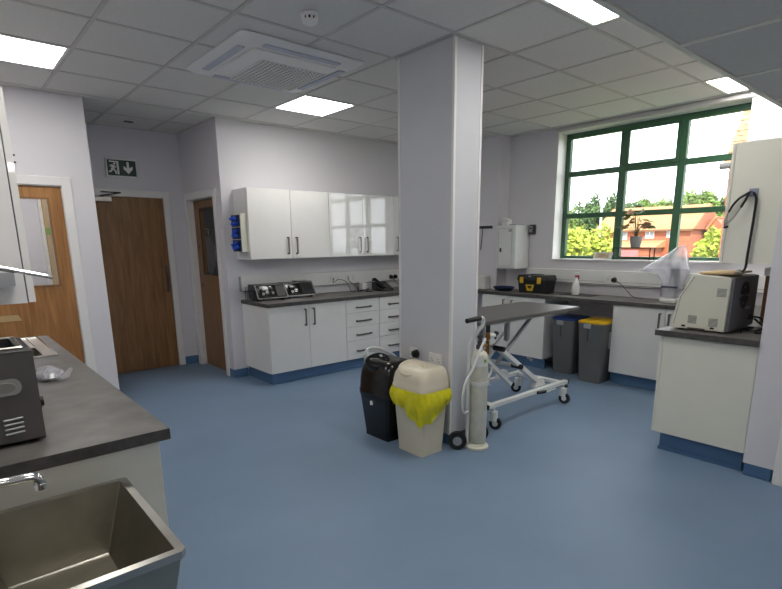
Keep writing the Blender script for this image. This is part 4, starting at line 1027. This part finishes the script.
# ------------------------------------------------------------------ bench analyser on the right-hand worktop
A0, A1 = 3.90, 4.44
t = thing('bench_analyser', 'cream bench analyser with dark rear panel and fan grille', 'analyser', (4.17, 1.3, WT1))
prof = [(1.468, WT1+.012), (1.135, WT1+.012), (1.128, 1.262), (1.34, 1.275), (1.36, 1.268), (1.435, 1.12), (1.465, .95)]
obj('casing', MB().prism(prof, 'x', A0+.012, A1-.012, bev=.003), 'cream_metal', t)
for xa, xb in ((A0, A0+.012), (A1-.012, A1)):
    sp = obj('side_panel', MB().prism([(y+(.004 if y > 1.4 else 0), z) for y, z in prof], 'x', xa, xb, bev=.003), 'cream_metal', t)
    if xa == A0:
        for vy, vz in ((1.175, 1.165), (1.335, .972), (1.205, .962)):
            vm = MB()
            for k in range(7): vm.box(A0-.0012, A0+.002, vy-.028, vy+.028, vz-.028+.008*k, vz-.024+.008*k)
            obj('vent', vm, 'bin_grey', sp)
        obj('foot_slot', MB().box(A0-.0012, A0+.002, 1.375, 1.40, .915, .928).box(A0-.0012, A0+.002, 1.195, 1.22, .915, .928).box(A0-.0012, A0+.002, 1.25, 1.36, .905, .913), 'black', sp)
        obj('panel_seam', MB().bar((A0-.0008, 1.452, .93), (A0-.0008, 1.424, 1.12), .003, .002, (1, 0, 0)).bar((A0-.0008, 1.424, 1.12), (A0-.0008, 1.348, 1.262), .003, .002, (1, 0, 0)), 'bin_grey', sp)
rp = box('rear_panel', 'panel_grey', t, A0+.015, A1-.015, 1.112, 1.134, WT1+.014, 1.258, bev=.002)
fg = MB()
fxc, fzc = 4.15, 1.135
for k in range(4):
    a0 = PI/2*k+.12
    for r0, r1 in ((.012, .050), (.062, .092)):
        pts = [(fxc+r*math.cos(a0+b), fzc+r*math.sin(a0+b)) for r, bs in ((r0, (0, .45, .9, 1.30)), (r1, (1.30, .9, .45, 0))) for b in bs]
        fg.prism(pts, 'y', 1.109, 1.1125)
obj('fan_grille', fg, 'black', rp)
obj('power_inlet', MB().box(4.30, 4.38, 1.104, 1.113, .95, .99, bev=.002), 'black', rp)
obj('rating_plate', MB().box(4.22, 4.32, 1.1095, 1.1125, 1.03, 1.05), 'galv', rp)
for x in (A0+.06, A1-.06):
    for y in (1.17, 1.42): obj('foot', MB().cyl((x, y, WT1), (x, y, WT1+.013), .018), 'rubber', t)
tag(obj('clipboard', MB().box(3.96, 4.34, 1.135, 1.345, 1.278, 1.290, bev=.002), 'cardboard', None, (4.15, 1.24, 1.278)), 'tan clipboard lying on top of the cream bench analyser', 'clipboard')
for k, pts in enumerate(([(4.34, 1.10, .97), (4.34, 1.04, .96), (4.30, 1.01, .905), (4.16, 1.02, .8995), (4.05, .99, .8995), (4.10, .95, .8995)],
                         [(4.40, 1.10, .95), (4.41, 1.07, .92), (4.43, 1.05, .9), (4.47, 1.06, .8995), (4.52, 1.04, .8995), (4.57, 1.05, .8995)],
                         [(4.02, 1.07, .8995), (4.10, 1.09, .91), (4.17, 1.065, .90), (4.23, 1.09, .905), (4.28, 1.07, .8995)])):
    cable(pts, ['black power cable curling behind the bench analyser', 'thin black cable leaving the analyser towards the brown carton', 'short loop of black cable at the rear foot of analyser'][k], .007)
t = thing('carton', 'brown carton standing behind the bench analyser', 'carton', (4.72, 1.03, WT1))
box('box', 'brown', t, 4.62, 4.82, .94, 1.12, WT1, 1.24, bev=.003)
box('tape', 'cardboard', t, 4.6195, 4.6205, 1.01, 1.05, WT1+.002, 1.238)
tag(obj('tissue_box', MB().box(4.60, 4.84, .94, 1.13, 1.241, 1.30, bev=.006).box(4.66, 4.78, 1.0, 1.06, 1.30, 1.306), 'white_plastic', None, (4.72, 1.03, 1.241)), 'white tissue box on top of the brown carton', 'box')
obj_ = tag(obj('paper_roll', MB().cyl((4.42, .962, WT1), (4.42, .962, 1.13), .055, seg=28).cyl((4.42, .962, 1.13), (4.42, .962, 1.131), .02), 'white_plastic', None, (4.38, .98, WT1)), 'white paper roll standing behind analyser next to the wall', 'paper roll')

# stethoscope on hook
t = thing('adhesive_hook', 'grey square stick-on hook on the cream cupboard end', 'hook', (3.90, 1.07, 1.78))
box('pad', 'grey_blue', t, 3.895, 3.8995, 1.045, 1.095, 1.765, 1.812, bev=.001)
obj('hook', MB().tube([(3.895, 1.07, 1.785), (3.875, 1.07, 1.775), (3.868, 1.07, 1.79)], .005, 8), 'grey_blue', t)
t = thing('stethoscope', 'black stethoscope hanging from stick-on hook on cream cupboard end', 'stethoscope', (3.88, 1.08, 1.3))
xs_ = 3.878
obj('tubing', MB().tube([(xs_, 1.105, 1.778), (xs_-.004, 1.075, 1.790), (xs_, 1.048, 1.755), (xs_, 1.046, 1.65), (xs_, 1.050, 1.50), (xs_, 1.053, 1.40), (xs_, 1.055, 1.33), (xs_+.0, 1.07, 1.300)], .0075, 10, 6), 'black', t)
obj('yoke', MB().tube([(xs_, 1.105, 1.778), (xs_, 1.14, 1.755), (xs_, 1.17, 1.715), (xs_, 1.188, 1.675)], .007, 8, 5), 'black', t)
obj('yoke', MB().tube([(xs_-.004, 1.09, 1.782), (xs_-.012, 1.10, 1.745), (xs_-.014, 1.12, 1.70)], .007, 8, 5), 'black', t)
obj('ear_tube', MB().tube([(xs_, 1.188, 1.675), (xs_, 1.203, 1.63), (xs_, 1.204, 1.60), (xs_, 1.192, 1.588)], .0045, 8, 5), 'steel', t)
obj('ear_tube', MB().tube([(xs_-.014, 1.12, 1.70), (xs_-.014, 1.145, 1.655), (xs_-.012, 1.172, 1.62), (xs_-.010, 1.196, 1.60), (xs_-.008, 1.198, 1.588)], .0045, 8, 5), 'steel', t)
for p in ((xs_, 1.187, 1.585), (xs_-.008, 1.196, 1.582)): obj('ear_tip', MB().sphere(p, .008, 10, 8), 'black', t)
obj('chest_piece', MB().lathe([(.006, -.016), (.020, -.014), (.022, -.002), (.018, .002), (.012, .008), (.006, .010)], (3.90, 1.14, 1.307) if False else (xs_+.03, 1.095, 1.307), 20), 'steel', t)
obj('chest_stem', MB().tube([(xs_, 1.07, 1.300), (xs_+.02, 1.085, 1.306), (xs_+.03, 1.095, 1.308)], .006, 8), 'steel', t)

# ------------------------------------------------------------------ left worktop things
t = thing('ultrasonic_cleaner', 'dark grey metal bench cleaner with open top well and louvred slots', 'cleaner', (.03, 2.1, WT1))
ux0, ux1, uy0, uy1, uz1 = -.085, .192, 1.95, 2.26, 1.19
m = MB(); z0 = WT1+.012
m.box(ux0, ux1, uy0, uy0+.004, z0, uz1-.002); m.box(ux0, ux1, uy1-.004, uy1, z0, uz1-.002); m.box(ux0, ux0+.004, uy0+.004, uy1-.004, z0, uz1-.002); m.box(ux1-.004, ux1, uy0+.004, uy1-.004, z0, uz1-.002); m.box(ux0, ux1, uy0, uy1, z0, z0+.004)
obj('casing', m, 'cleaner_grey', t)
rx0, rx1, ry0, ry1 = ux0+.03, ux1-.03, uy0+.05, uy1-.03
m = MB(); z = uz1
m.box(ux0, ux1, uy0, ry0, z-.006, z+.004, bev=.002); m.box(ux0, ux1, ry1, uy1, z-.006, z+.004, bev=.002); m.box(ux0, rx0, ry0, ry1, z-.006, z+.004, bev=.002); m.box(rx1, ux1, ry0, ry1, z-.006, z+.004, bev=.002)
obj('top_plate', m, 'charcoal', t)
m = MB()
for b in ((rx0-.012, rx1+.012, ry0-.012, ry0+.006), (rx0-.012, rx1+.012, ry1-.006, ry1+.012), (rx0-.012, rx0+.006, ry0+.006, ry1-.006), (rx1-.006, rx1+.012, ry0+.006, ry1-.006)): m.box(*b, z+.004, z+.012, bev=.003)
obj('well_rim', m, 'steel', t)
m = MB(); m.box(rx0, rx1, ry0, ry1, z-.10, z-.096); m.box(rx0-.002, rx0, ry0, ry1, z-.10, z); m.box(rx1, rx1+.002, ry0, ry1, z-.10, z); m.box(rx0, rx1, ry0-.002, ry0, z-.10, z); m.box(rx0, rx1, ry1, ry1+.002, z-.10, z)
obj('well', m, 'dark_metal', t)
m = MB()
for k in range(6):
    m.box(rx0+.02+.028*k, rx0+.032+.028*k, ry0+.05, ry1-.04, z-.035, z-.025, bev=.002)
m.box(rx0+.01, rx1-.01, ry0+.09, ry0+.12, z-.025, z-.010, bev=.004); obj('basket', m, 'steel', t)
# stadium-shaped recessed handle on the front
hz, hx0, hx1 = 1.085, -.045, .150
pts = []
for k in range(9): a = -PI/2+PI*k/8; pts.append((hx1-.022+.022*math.cos(a), hz+.026*math.sin(a)))
for k in range(9): a = PI/2+PI*k/8; pts.append((hx0+.022+.022*math.cos(a), hz+.026*math.sin(a)))
hd = obj('handle_plate', MB().prism(pts, 'y', uy0-.004, uy0-.0005), 'steel', t)
pts2 = [(hx0+(p[0]-hx0)*.86+.012, hz+(p[1]-hz)*.58) for p in pts]
obj('handle_recess', MB().prism(pts2, 'y', uy0-.010, uy0-.004, bev=.001), 'brushed', hd)
for k in range(4): obj('louvre', MB().bar((.088, uy0-.003, .936+.015*k), (.140, uy0-.003, .938+.015*k), .006, .006, (0, 1, 0), bev=.002), 'galv', t)
for x in (ux0+.03, ux1-.03):
    for y in (uy0+.03, uy1-.03): obj('foot', MB().cyl((x, y, WT1), (x, y, WT1+.012), .014), 'rubber', t)
obj('side_knob', MB().cyl((ux1, uy0+.10, 1.0), (ux1+.018, uy0+.10, 1.0), .016), 'black', t)
# inset sink + drainer
t = thing('inset_sink', 'stainless inset sink with drainer in the dark worktop', 'sink', (.24, 3.9, WT1))
m = MB(); z = WT1
m.box(.05, SX0+.004, 3.48, 4.31, z, z+.004, bev=.001); m.box(SX1-.004, .462, 3.48, 4.31, z, z+.004, bev=.001); m.box(SX0+.004, SX1-.004, 3.48, SY0+.004, z, z+.004, bev=.001); m.box(SX0+.004, SX1-.004, SY1-.004, 4.31, z, z+.004, bev=.001)
obj('rim_plate', m, 'steel', t)
m = MB(); m.box(.05, .462, 3.474, 3.484, z, z+.010, bev=.002); m.box(.05, .462, 4.306, 4.316, z, z+.010, bev=.002); m.box(.456, .466, 3.48, 4.31, z, z+.010, bev=.002)
obj('raised_edge', m, 'chrome', t)
m = MB(); m.loft([rrect(.24, 3.70, .158, .158, .03, z+.002), rrect(.24, 3.70, .15, .15, .03, z-.13), rrect(.24, 3.70, .03, .03, .02, z-.14)], False, True)
obj('bowl', m, 'brushed', t)
obj('waste', MB().cyl((.24, 3.70, z-.139), (.24, 3.70, z-.134), .03), 'black', t)
for k in range(7): obj('drainer_rib', MB().tube([(.10+.05*k, 3.92, z+.005), (.10+.05*k, 4.27, z+.005)], .004, 6), 'steel', t)
obj('tap', MB().cyl((.02, 3.70, z), (.02, 3.70, z+.12), .014).tube([(.02, 3.70, z+.12), (.05, 3.70, z+.17), (.12, 3.70, z+.18), (.17, 3.70, z+.15)], .010, 10, 5), 'chrome', t)
# crumpled plastic packet
t = thing('plastic_packet', 'crumpled clear plastic packet on worktop beside the grey cleaner', 'packet', (.34, 2.9, WT1))
rnd = random.Random(2); L = []
for iz, (zz, k) in enumerate(((0.002, .8), (.018, 1.0), (.035, .85), (.05, .5), (.056, .12))):
    L.append([(.335+.055*k*math.cos(a)*(1+rnd.uniform(-.25, .25)), 2.91+.10*k*math.sin(a)*(1+rnd.uniform(-.25, .25)), WT1+zz+rnd.uniform(0, .008)) for a in [2*PI*i/18 for i in range(18)]])
obj('film', MB().loft(L), 'plastic_film', t, flat=True)
obj('torn_flap', MB().quads([(.36, 2.80, WT1+.006), (.40, 2.78, WT1+.02), (.425, 2.80, WT1+.055), (.415, 2.85, WT1+.05), (.39, 2.86, WT1+.02), (.35, 2.85, WT1+.004)], [(0, 1, 4, 5), (1, 2, 3, 4)]), 'plastic_film', t)
obj('contents', MB().box(.30, .375, 2.83, 2.98, WT1+.002, WT1+.02, bev=.004), 'galv', t)
tag(obj('black_clip', MB().box(.21, .235, 2.36, 2.40, WT1, WT1+.035, bev=.004).cyl((.2225, 2.36, WT1+.02), (.2225, 2.345, WT1+.02), .008), 'black', None, (.22, 2.38, WT1)), 'small black clip on worktop against the grey cleaner', 'clip')
# elbow-lever dispenser on the end of the left wall cupboard
t = thing('soap_dispenser', 'glossy white wall dispenser with long chrome elbow lever', 'dispenser', (.1, 2.24, 1.37))
box('body', 'gloss_door', t, -.02, .208, 2.19, 2.289, 1.372, 1.86, bev=.012, seg=2)
box('drip_plate', 'galv', t, -.01, .200, 2.186, 2.19, 1.38, 1.425, bev=.001)
obj('lever', MB().tube([(.06, 2.185, 1.46), (.06, 2.03, 1.465), (.10, 2.0, 1.459), (.19, 2.0, 1.437), (.27, 2.0, 1.416), (.282, 2.0, 1.412)], .0065, 8), 'chrome', t)
obj('lever_sleeve', MB().cyl((.15, 2.0, 1.447), (.185, 2.0, 1.4385), .009), 'chrome', t)
obj('fixing', MB().cyl((.185, 2.188, 1.70), (.185, 2.185, 1.70), .006).cyl((.185, 2.188, 1.74), (.185, 2.185, 1.74), .006), 'galv', t)

# sink tub on a stand
t = thing('sink_tub', 'deep rectangular stainless sink tub with rolled rim in foreground', 'sink', (.16, 1.46, 0))
RZ = .785
tx0_, tx1_, ty0_, ty1_ = -.065, .362, 1.19, 1.735
def rect(x0, x1, y0, y1, z): return [(x0, y0, z), (x1, y0, z), (x1, y1, z), (x0, y1, z)]
rw = .022
loops = [rect(tx0_+rw, tx1_-rw, ty0_+rw, ty1_-rw, RZ-.004), rect(tx0_+.085, tx1_-.085, ty0_+.075, ty1_-.05, RZ-.215)]
obj('basin', MB().loft(loops, False, True), 'brushed', t, flat=True)
o1 = [rect(tx0_+.012, tx1_-.012, ty0_+.012, ty1_-.012, RZ-.02), rect(tx0_+.045, tx1_-.045, ty0_+.05, ty1_-.035, RZ-.235)]
obj('outer_shell', MB().loft(o1, False, True), 'brushed', t, flat=True)
m = MB()
ri = MB(); c_ = .012
def oct_(x0, x1, y0, y1, z, c): return [(x0+c, y0, z), (x1-c, y0, z), (x1, y0+c, z), (x1, y1-c, z), (x1-c, y1, z), (x0+c, y1, z), (x0, y1-c, z), (x0, y0+c, z)]
ri.loft([oct_(tx0_+rw, tx1_-rw, ty0_+rw, ty1_-rw, RZ-.006, .001), oct_(tx0_+rw, tx1_-rw, ty0_+rw, ty1_-rw, RZ, .001), oct_(tx0_, tx1_, ty0_, ty1_, RZ, c_), oct_(tx0_, tx1_, ty0_, ty1_, RZ-.020, c_), oct_(tx0_+.008, tx1_-.008, ty0_+.008, ty1_-.008, RZ-.022, c_)], False, False)
obj('rim', ri, 'steel', t, flat=True)
obj('floor_seam', MB().tube([(tx0_+.085, ty1_-.0505, RZ-.214), (tx1_-.085, ty1_-.0505, RZ-.214)], .003, 6).tube([(tx1_-.085, ty1_-.05, RZ-.213), (tx1_-rw-.001, ty1_-rw-.001, RZ-.005)], .003, 6), 'steel', t)
obj('waste', MB().cyl((.10, 1.42, RZ-.2145), (.10, 1.42, RZ-.211), .035), 'chrome', t)
for x in (tx0_+.06, tx1_-.06):
    for y in (ty0_+.07, ty1_-.05): obj('leg', MB().box(x-.014, x+.014, y-.014, y+.014, 0, RZ-.232), 'steel', t)
obj('waste_pipe', MB().cyl((.10, 1.42, RZ-.236), (.10, 1.42, .40), .02).tube([(.10, 1.42, .40), (.08, 1.42, .35), (.02, 1.42, .33), (-.095, 1.42, .36)], .02, 10, 4), 'white_plastic', t)
t = thing('wall_tap', 'chrome wall tap with long spout over the sink tub', 'tap', (XL, 1.60, .90))
obj('spout', MB().tube([(-.07, 1.60, .925), (.0, 1.60, .921), (.06, 1.60, .914), (.105, 1.60, .912), (.122, 1.60, .905), (.126, 1.60, .886)], .0125, 12, 4), 'chrome', t)
obj('aerator', MB().cyl((.126, 1.60, .888), (.126, 1.60, .872), .0145, seg=16), 'chrome', t)
obj('wall_flange', MB().cyl((XL, 1.60, .925), (XL+.012, 1.60, .925), .032).cyl((XL+.012, 1.60, .925), (-.065, 1.60, .925), .018), 'chrome', t)
obj('lever', MB().bar((XL+.03, 1.60, .94), (XL+.03, 1.60, .985), .014, .014).bar((XL+.03, 1.60, .98), (-.01, 1.60, 1.0), .018, .008), 'chrome', t)

# ------------------------------------------------------------------ outdoors
GZ = -3.0
struct('ground', MB().box(XO, 260, -120, 220, GZ-.3, GZ), 'grass')
# brick house opposite
HX = 60.0; k_ = HX/32; 
def hz_(z): return 1.511+(z-1.511)*k_
def hy_(y): return y*k_
t = thing('brick_house', 'two-storey red brick house with orange tiled roof across the way', 'house', (HX+4, 27, GZ))
hy0, hy1 = hy_(11.55), hy_(17.0)
ev, rg_ = hz_(2.10), hz_(3.12)
obj('wall', MB().box(HX, HX+8, hy0, hy1, GZ, ev), 'brick', t)
obj('roof', MB().prism([(HX-.4, ev-.1), (HX+8.4, ev-.1), (HX+4, ev+2.6)], 'y', hy0-.3, hy1+.3), 'roof_tile', t)
obj('gable_wall', MB().prism([(HX+.05, ev-.1), (HX+7.95, ev-.1), (HX+4, ev+2.35)], 'y', hy0-.32, hy0+.02), 'brick', t)
obj('fascia', MB().box(HX-.45, HX-.38, hy0-.3, hy1+.3, ev-.25, ev-.05), 'brown', t)
for y0, y1, z0, z1 in ((15.08, 15.70, 1.50, 2.03), (13.5, 14.0, 1.58, 2.0), (12.48, 12.80, 1.62, 2.02)):
    wf = obj('window', MB().box(HX-.06, HX+.02, hy_(y0), hy_(y1), hz_(z0), hz_(z1)), 'render_white', t)
    n_ = 2
    for q in range(n_):
        a = hy_(y0)+(hy_(y1)-hy_(y0))*(q+.12)/n_; b = hy_(y0)+(hy_(y1)-hy_(y0))*(q+.88)/n_
        obj('pane', MB().box(HX-.08, HX-.05, a, b, hz_(z0)+.1, hz_(z1)-.1), 'grey_blue', wf)
pr = obj('porch', MB().box(HX-2.6, HX, hy_(13.0), hy_(15.9), GZ, hz_(1.06)), 'brick', t)
obj('porch_roof', MB().prism([(HX-2.9, hz_(1.06)), (HX, hz_(1.06)), (HX, hz_(1.47))], 'y', hy_(12.8), hy_(16.1)), 'roof_tile', pr)
obj('garage_door', MB().box(HX-2.68, HX-2.6, hy_(13.7), hy_(15.1), GZ, hz_(.93)), 'garage_pink', pr)
# second house wing seen behind, right-hand gable
t = thing('brick_annex', 'red brick gabled annex behind the right end of the house', 'house', (HX+6, 19.8, GZ))
obj('wall', MB().prism([(hy_(9.9), GZ), (hy_(11.28), GZ), (hy_(11.28), ev), (hy_(10.9), hz_(2.65)), (hy_(9.9), hz_(1.6))], 'x', HX+3, HX+9), 'brick', t)
obj('roof', MB().bar((HX+6, hy_(11.30), ev-.1), (HX+6, hy_(10.86), hz_(2.72)), 6.4, .15, (0, 1, 1)), 'roof_tile', t)
# near building at the right of the window
t = thing('near_building', 'near brick building with steep tiled roof right outside the window', 'house', (13, 3.0, GZ))
obj('wall', MB().box(12, 15, .6, 3.76, GZ, 2.93), 'brick', t)
E_ = Vector((11.85, 3.82, 2.93)); R_ = Vector((12.55, 3.70, 4.35))
rf = MB(); 
P0, P1, P2, P3 = E_, Vector((11.85, .5, 2.93)), Vector((12.55, .5, 4.35)), R_
nrm = (P1-P0).cross(P3-P0).normalized()
if nrm.x > 0: nrm = -nrm
V = [P0, P1, P2, P3]; V2 = [p-nrm*.10 for p in V]
rf.quads(V+V2, [(0, 1, 2, 3), (7, 6, 5, 4), (0, 4, 5, 1), (1, 5, 6, 2), (2, 6, 7, 3), (3, 7, 4, 0)])
obj('roof', rf, 'roof_tile_near', t)
tl = MB(); nr, nc = 14, 22
for i in range(nr):
    for j in range(nc):
        a = P0.lerp(P1, (j+.5+(.5 if i % 2 else 0))/(nc+.5)*1.0)*1.0; b = P3.lerp(P2, (j+.5+(.5 if i % 2 else 0))/(nc+.5))
        c = a.lerp(b, (i+.5)/nr)+nrm*.012
        tl.bar(c-(b-a).normalized()*.055, c+(b-a).normalized()*.055+nrm*-.008, .135, .016, nrm)
ts = obj('roof_tiles', tl, 'roof_tile_near', t, flat=True); ts['kind'] = 'stuff'
obj('gutter', MB().cyl((11.80, .5, 2.88), (11.80, 3.86, 2.88), .06, seg=10), 'charcoal', t)
# street lamp
t = thing('street_lamp', 'slim grey street lamp standing among the trees', 'lamp', (36, 18.9, GZ))
lk = 36/18
obj('post', MB().cyl((36, 9.45*lk, GZ), (36, 9.48*lk, 1.511+(3.3-1.511)*lk), .12, .07, 10), 'galv', t)
obj('arm', MB().tube([(36, 9.48*lk, 1.511+(3.3-1.511)*lk), (36, 9.75*lk, 1.511+(3.33-1.511)*lk), (36, 9.97*lk, 1.511+(3.32-1.511)*lk)], .05, 8), 'galv', t)
obj('lamp_head', MB().box(35.9, 36.1, 9.90*lk, 10.02*lk, 1.511+(3.29-1.511)*lk, 1.511+(3.33-1.511)*lk, bev=.02), 'galv', t)
# trees: crowns of leaf clumps
def tree(name, label, c, r, mt, nleaf, lsz, group, trunk=True):
    cx, cy, cz = c; rx, ry, rz = r; rnd = random.Random(hash_(label)+int(cx*7+cy*13))
    t = thing(name, label, 'tree', (cx, cy, GZ), group)
    blobs = []
    for k in range(9):
        th, ph = rnd.uniform(0, 2*PI), rnd.uniform(-.5, 1.0)
        blobs.append((cx+rx*.55*math.cos(th), cy+ry*.55*math.sin(th), cz+rz*.55*ph, rnd.uniform(.38, .6)))
    blobs.append((cx, cy, cz, .75))
    V = []; Fc = []
    for k in range(nleaf):
        b = rnd.choice(blobs); u = Vector((rnd.gauss(0, 1), rnd.gauss(0, 1), rnd.gauss(0, 1))).normalized()*(rnd.uniform(.55, 1.0))
        p = Vector((b[0]+u.x*rx*b[3], b[1]+u.y*ry*b[3], b[2]+u.z*rz*b[3]))
        a1 = Vector((rnd.gauss(0, 1), rnd.gauss(0, 1), rnd.gauss(0, 1))).normalized(); a2 = a1.orthogonal().normalized()
        s_ = lsz*rnd.uniform(.6, 1.3); i0 = len(V)
        V += [p+a1*s_, p+a2*s_*.6, p-a1*s_, p-a2*s_*.6]; Fc.append((i0, i0+1, i0+2, i0+3))
    me = bpy.data.meshes.new('foliage'); org = Vector((cx, cy, GZ))
    me.from_pydata([tuple(v-org) for v in V], [], Fc); me.update()
    me.materials.append(MATS[mt])
    o = bpy.data.objects.new('foliage', me); COL.objects.link(o); o.parent = t
    obj('trunk', MB().cyl((cx, cy, GZ), (cx, cy, cz), .03*rx+.06, .02*rx+.03, 8), 'bark', t)
    return t
def hash_(s): return sum(ord(ch)*(i+1) for i, ch in enumerate(s)) % 9973
GT = 'trees seen through the green window'
tk = 80/60
def tz(z): return 1.511+(z-1.511)*tk
SK = ((39.5, 6.2, 'tree_mid', 'low mid green tree behind the bright yellow-green bushes'), (36.4, 6.3, 'tree_mid', 'mid green tree on the skyline next to taller dark trees'),
      (33.6, 6.5, 'tree_dark', 'dark green tree on the skyline farthest from the house roof'), (31.2, 6.7, 'tree_dark', 'tallest dark green tree behind the street lamp'),
      (28.3, 6.6, 'tree_dark', 'rounded dark green tree rising directly behind the house ridge'), (25.6, 6.7, 'tree_mid', 'mid green tree behind the middle of the house roof'),
      (23.2, 6.5, 'tree_mid', 'mid green tree behind the gable end of the house'), (21.0, 6.3, 'tree_mid', 'mid green tree behind the brick annex'),
      (18.9, 6.5, 'tree_mid', 'mid green tree behind the tall bright bush'), (16.8, 6.5, 'tree_mid', 'mid green tree behind the steep roof of the near building'))
q_ = -1
for y, z, mt, lb in SK:
    q_ += 1; xx = (74, 82, 90)[q_ % 3]; kk = xx/60
    tree('broadleaf_tree', lb, (xx, y*kk, 1.511+(z-1.511)*kk-3.6*kk), (1.8*kk, 1.85*kk, 3.6*kk), mt, 4200, .24*kk, GT)
for i, (x, y, z, rx, ry, rz, lb) in enumerate(((23, 10.85*23/18, .75, 1.1, 1.2, 1.85, 'bright yellow-green bush behind the lower left window pane'), (28, 9.85*28/18, .5, 1.2, 1.25, 2.05, 'bright yellow-green bush in front of the street lamp'), (28.5, 11.9*28.5/18, .8, 1.2, 1.4, 2.3, 'bright yellow-green bush against left end of window'),
        (30, 5.95*30/18, .2, 1.0, .7, 1.9, 'bright green bush right of the brick house'), (34, 5.25*34/18, .9, 1.1, 1.0, 2.8, 'tall bright green bush beside the near brick building'))):
    tree('leafy_bush', lb, (x, y, z), (rx, ry, rz), 'tree_bright', 3600, .13, 'bushes outside the window')
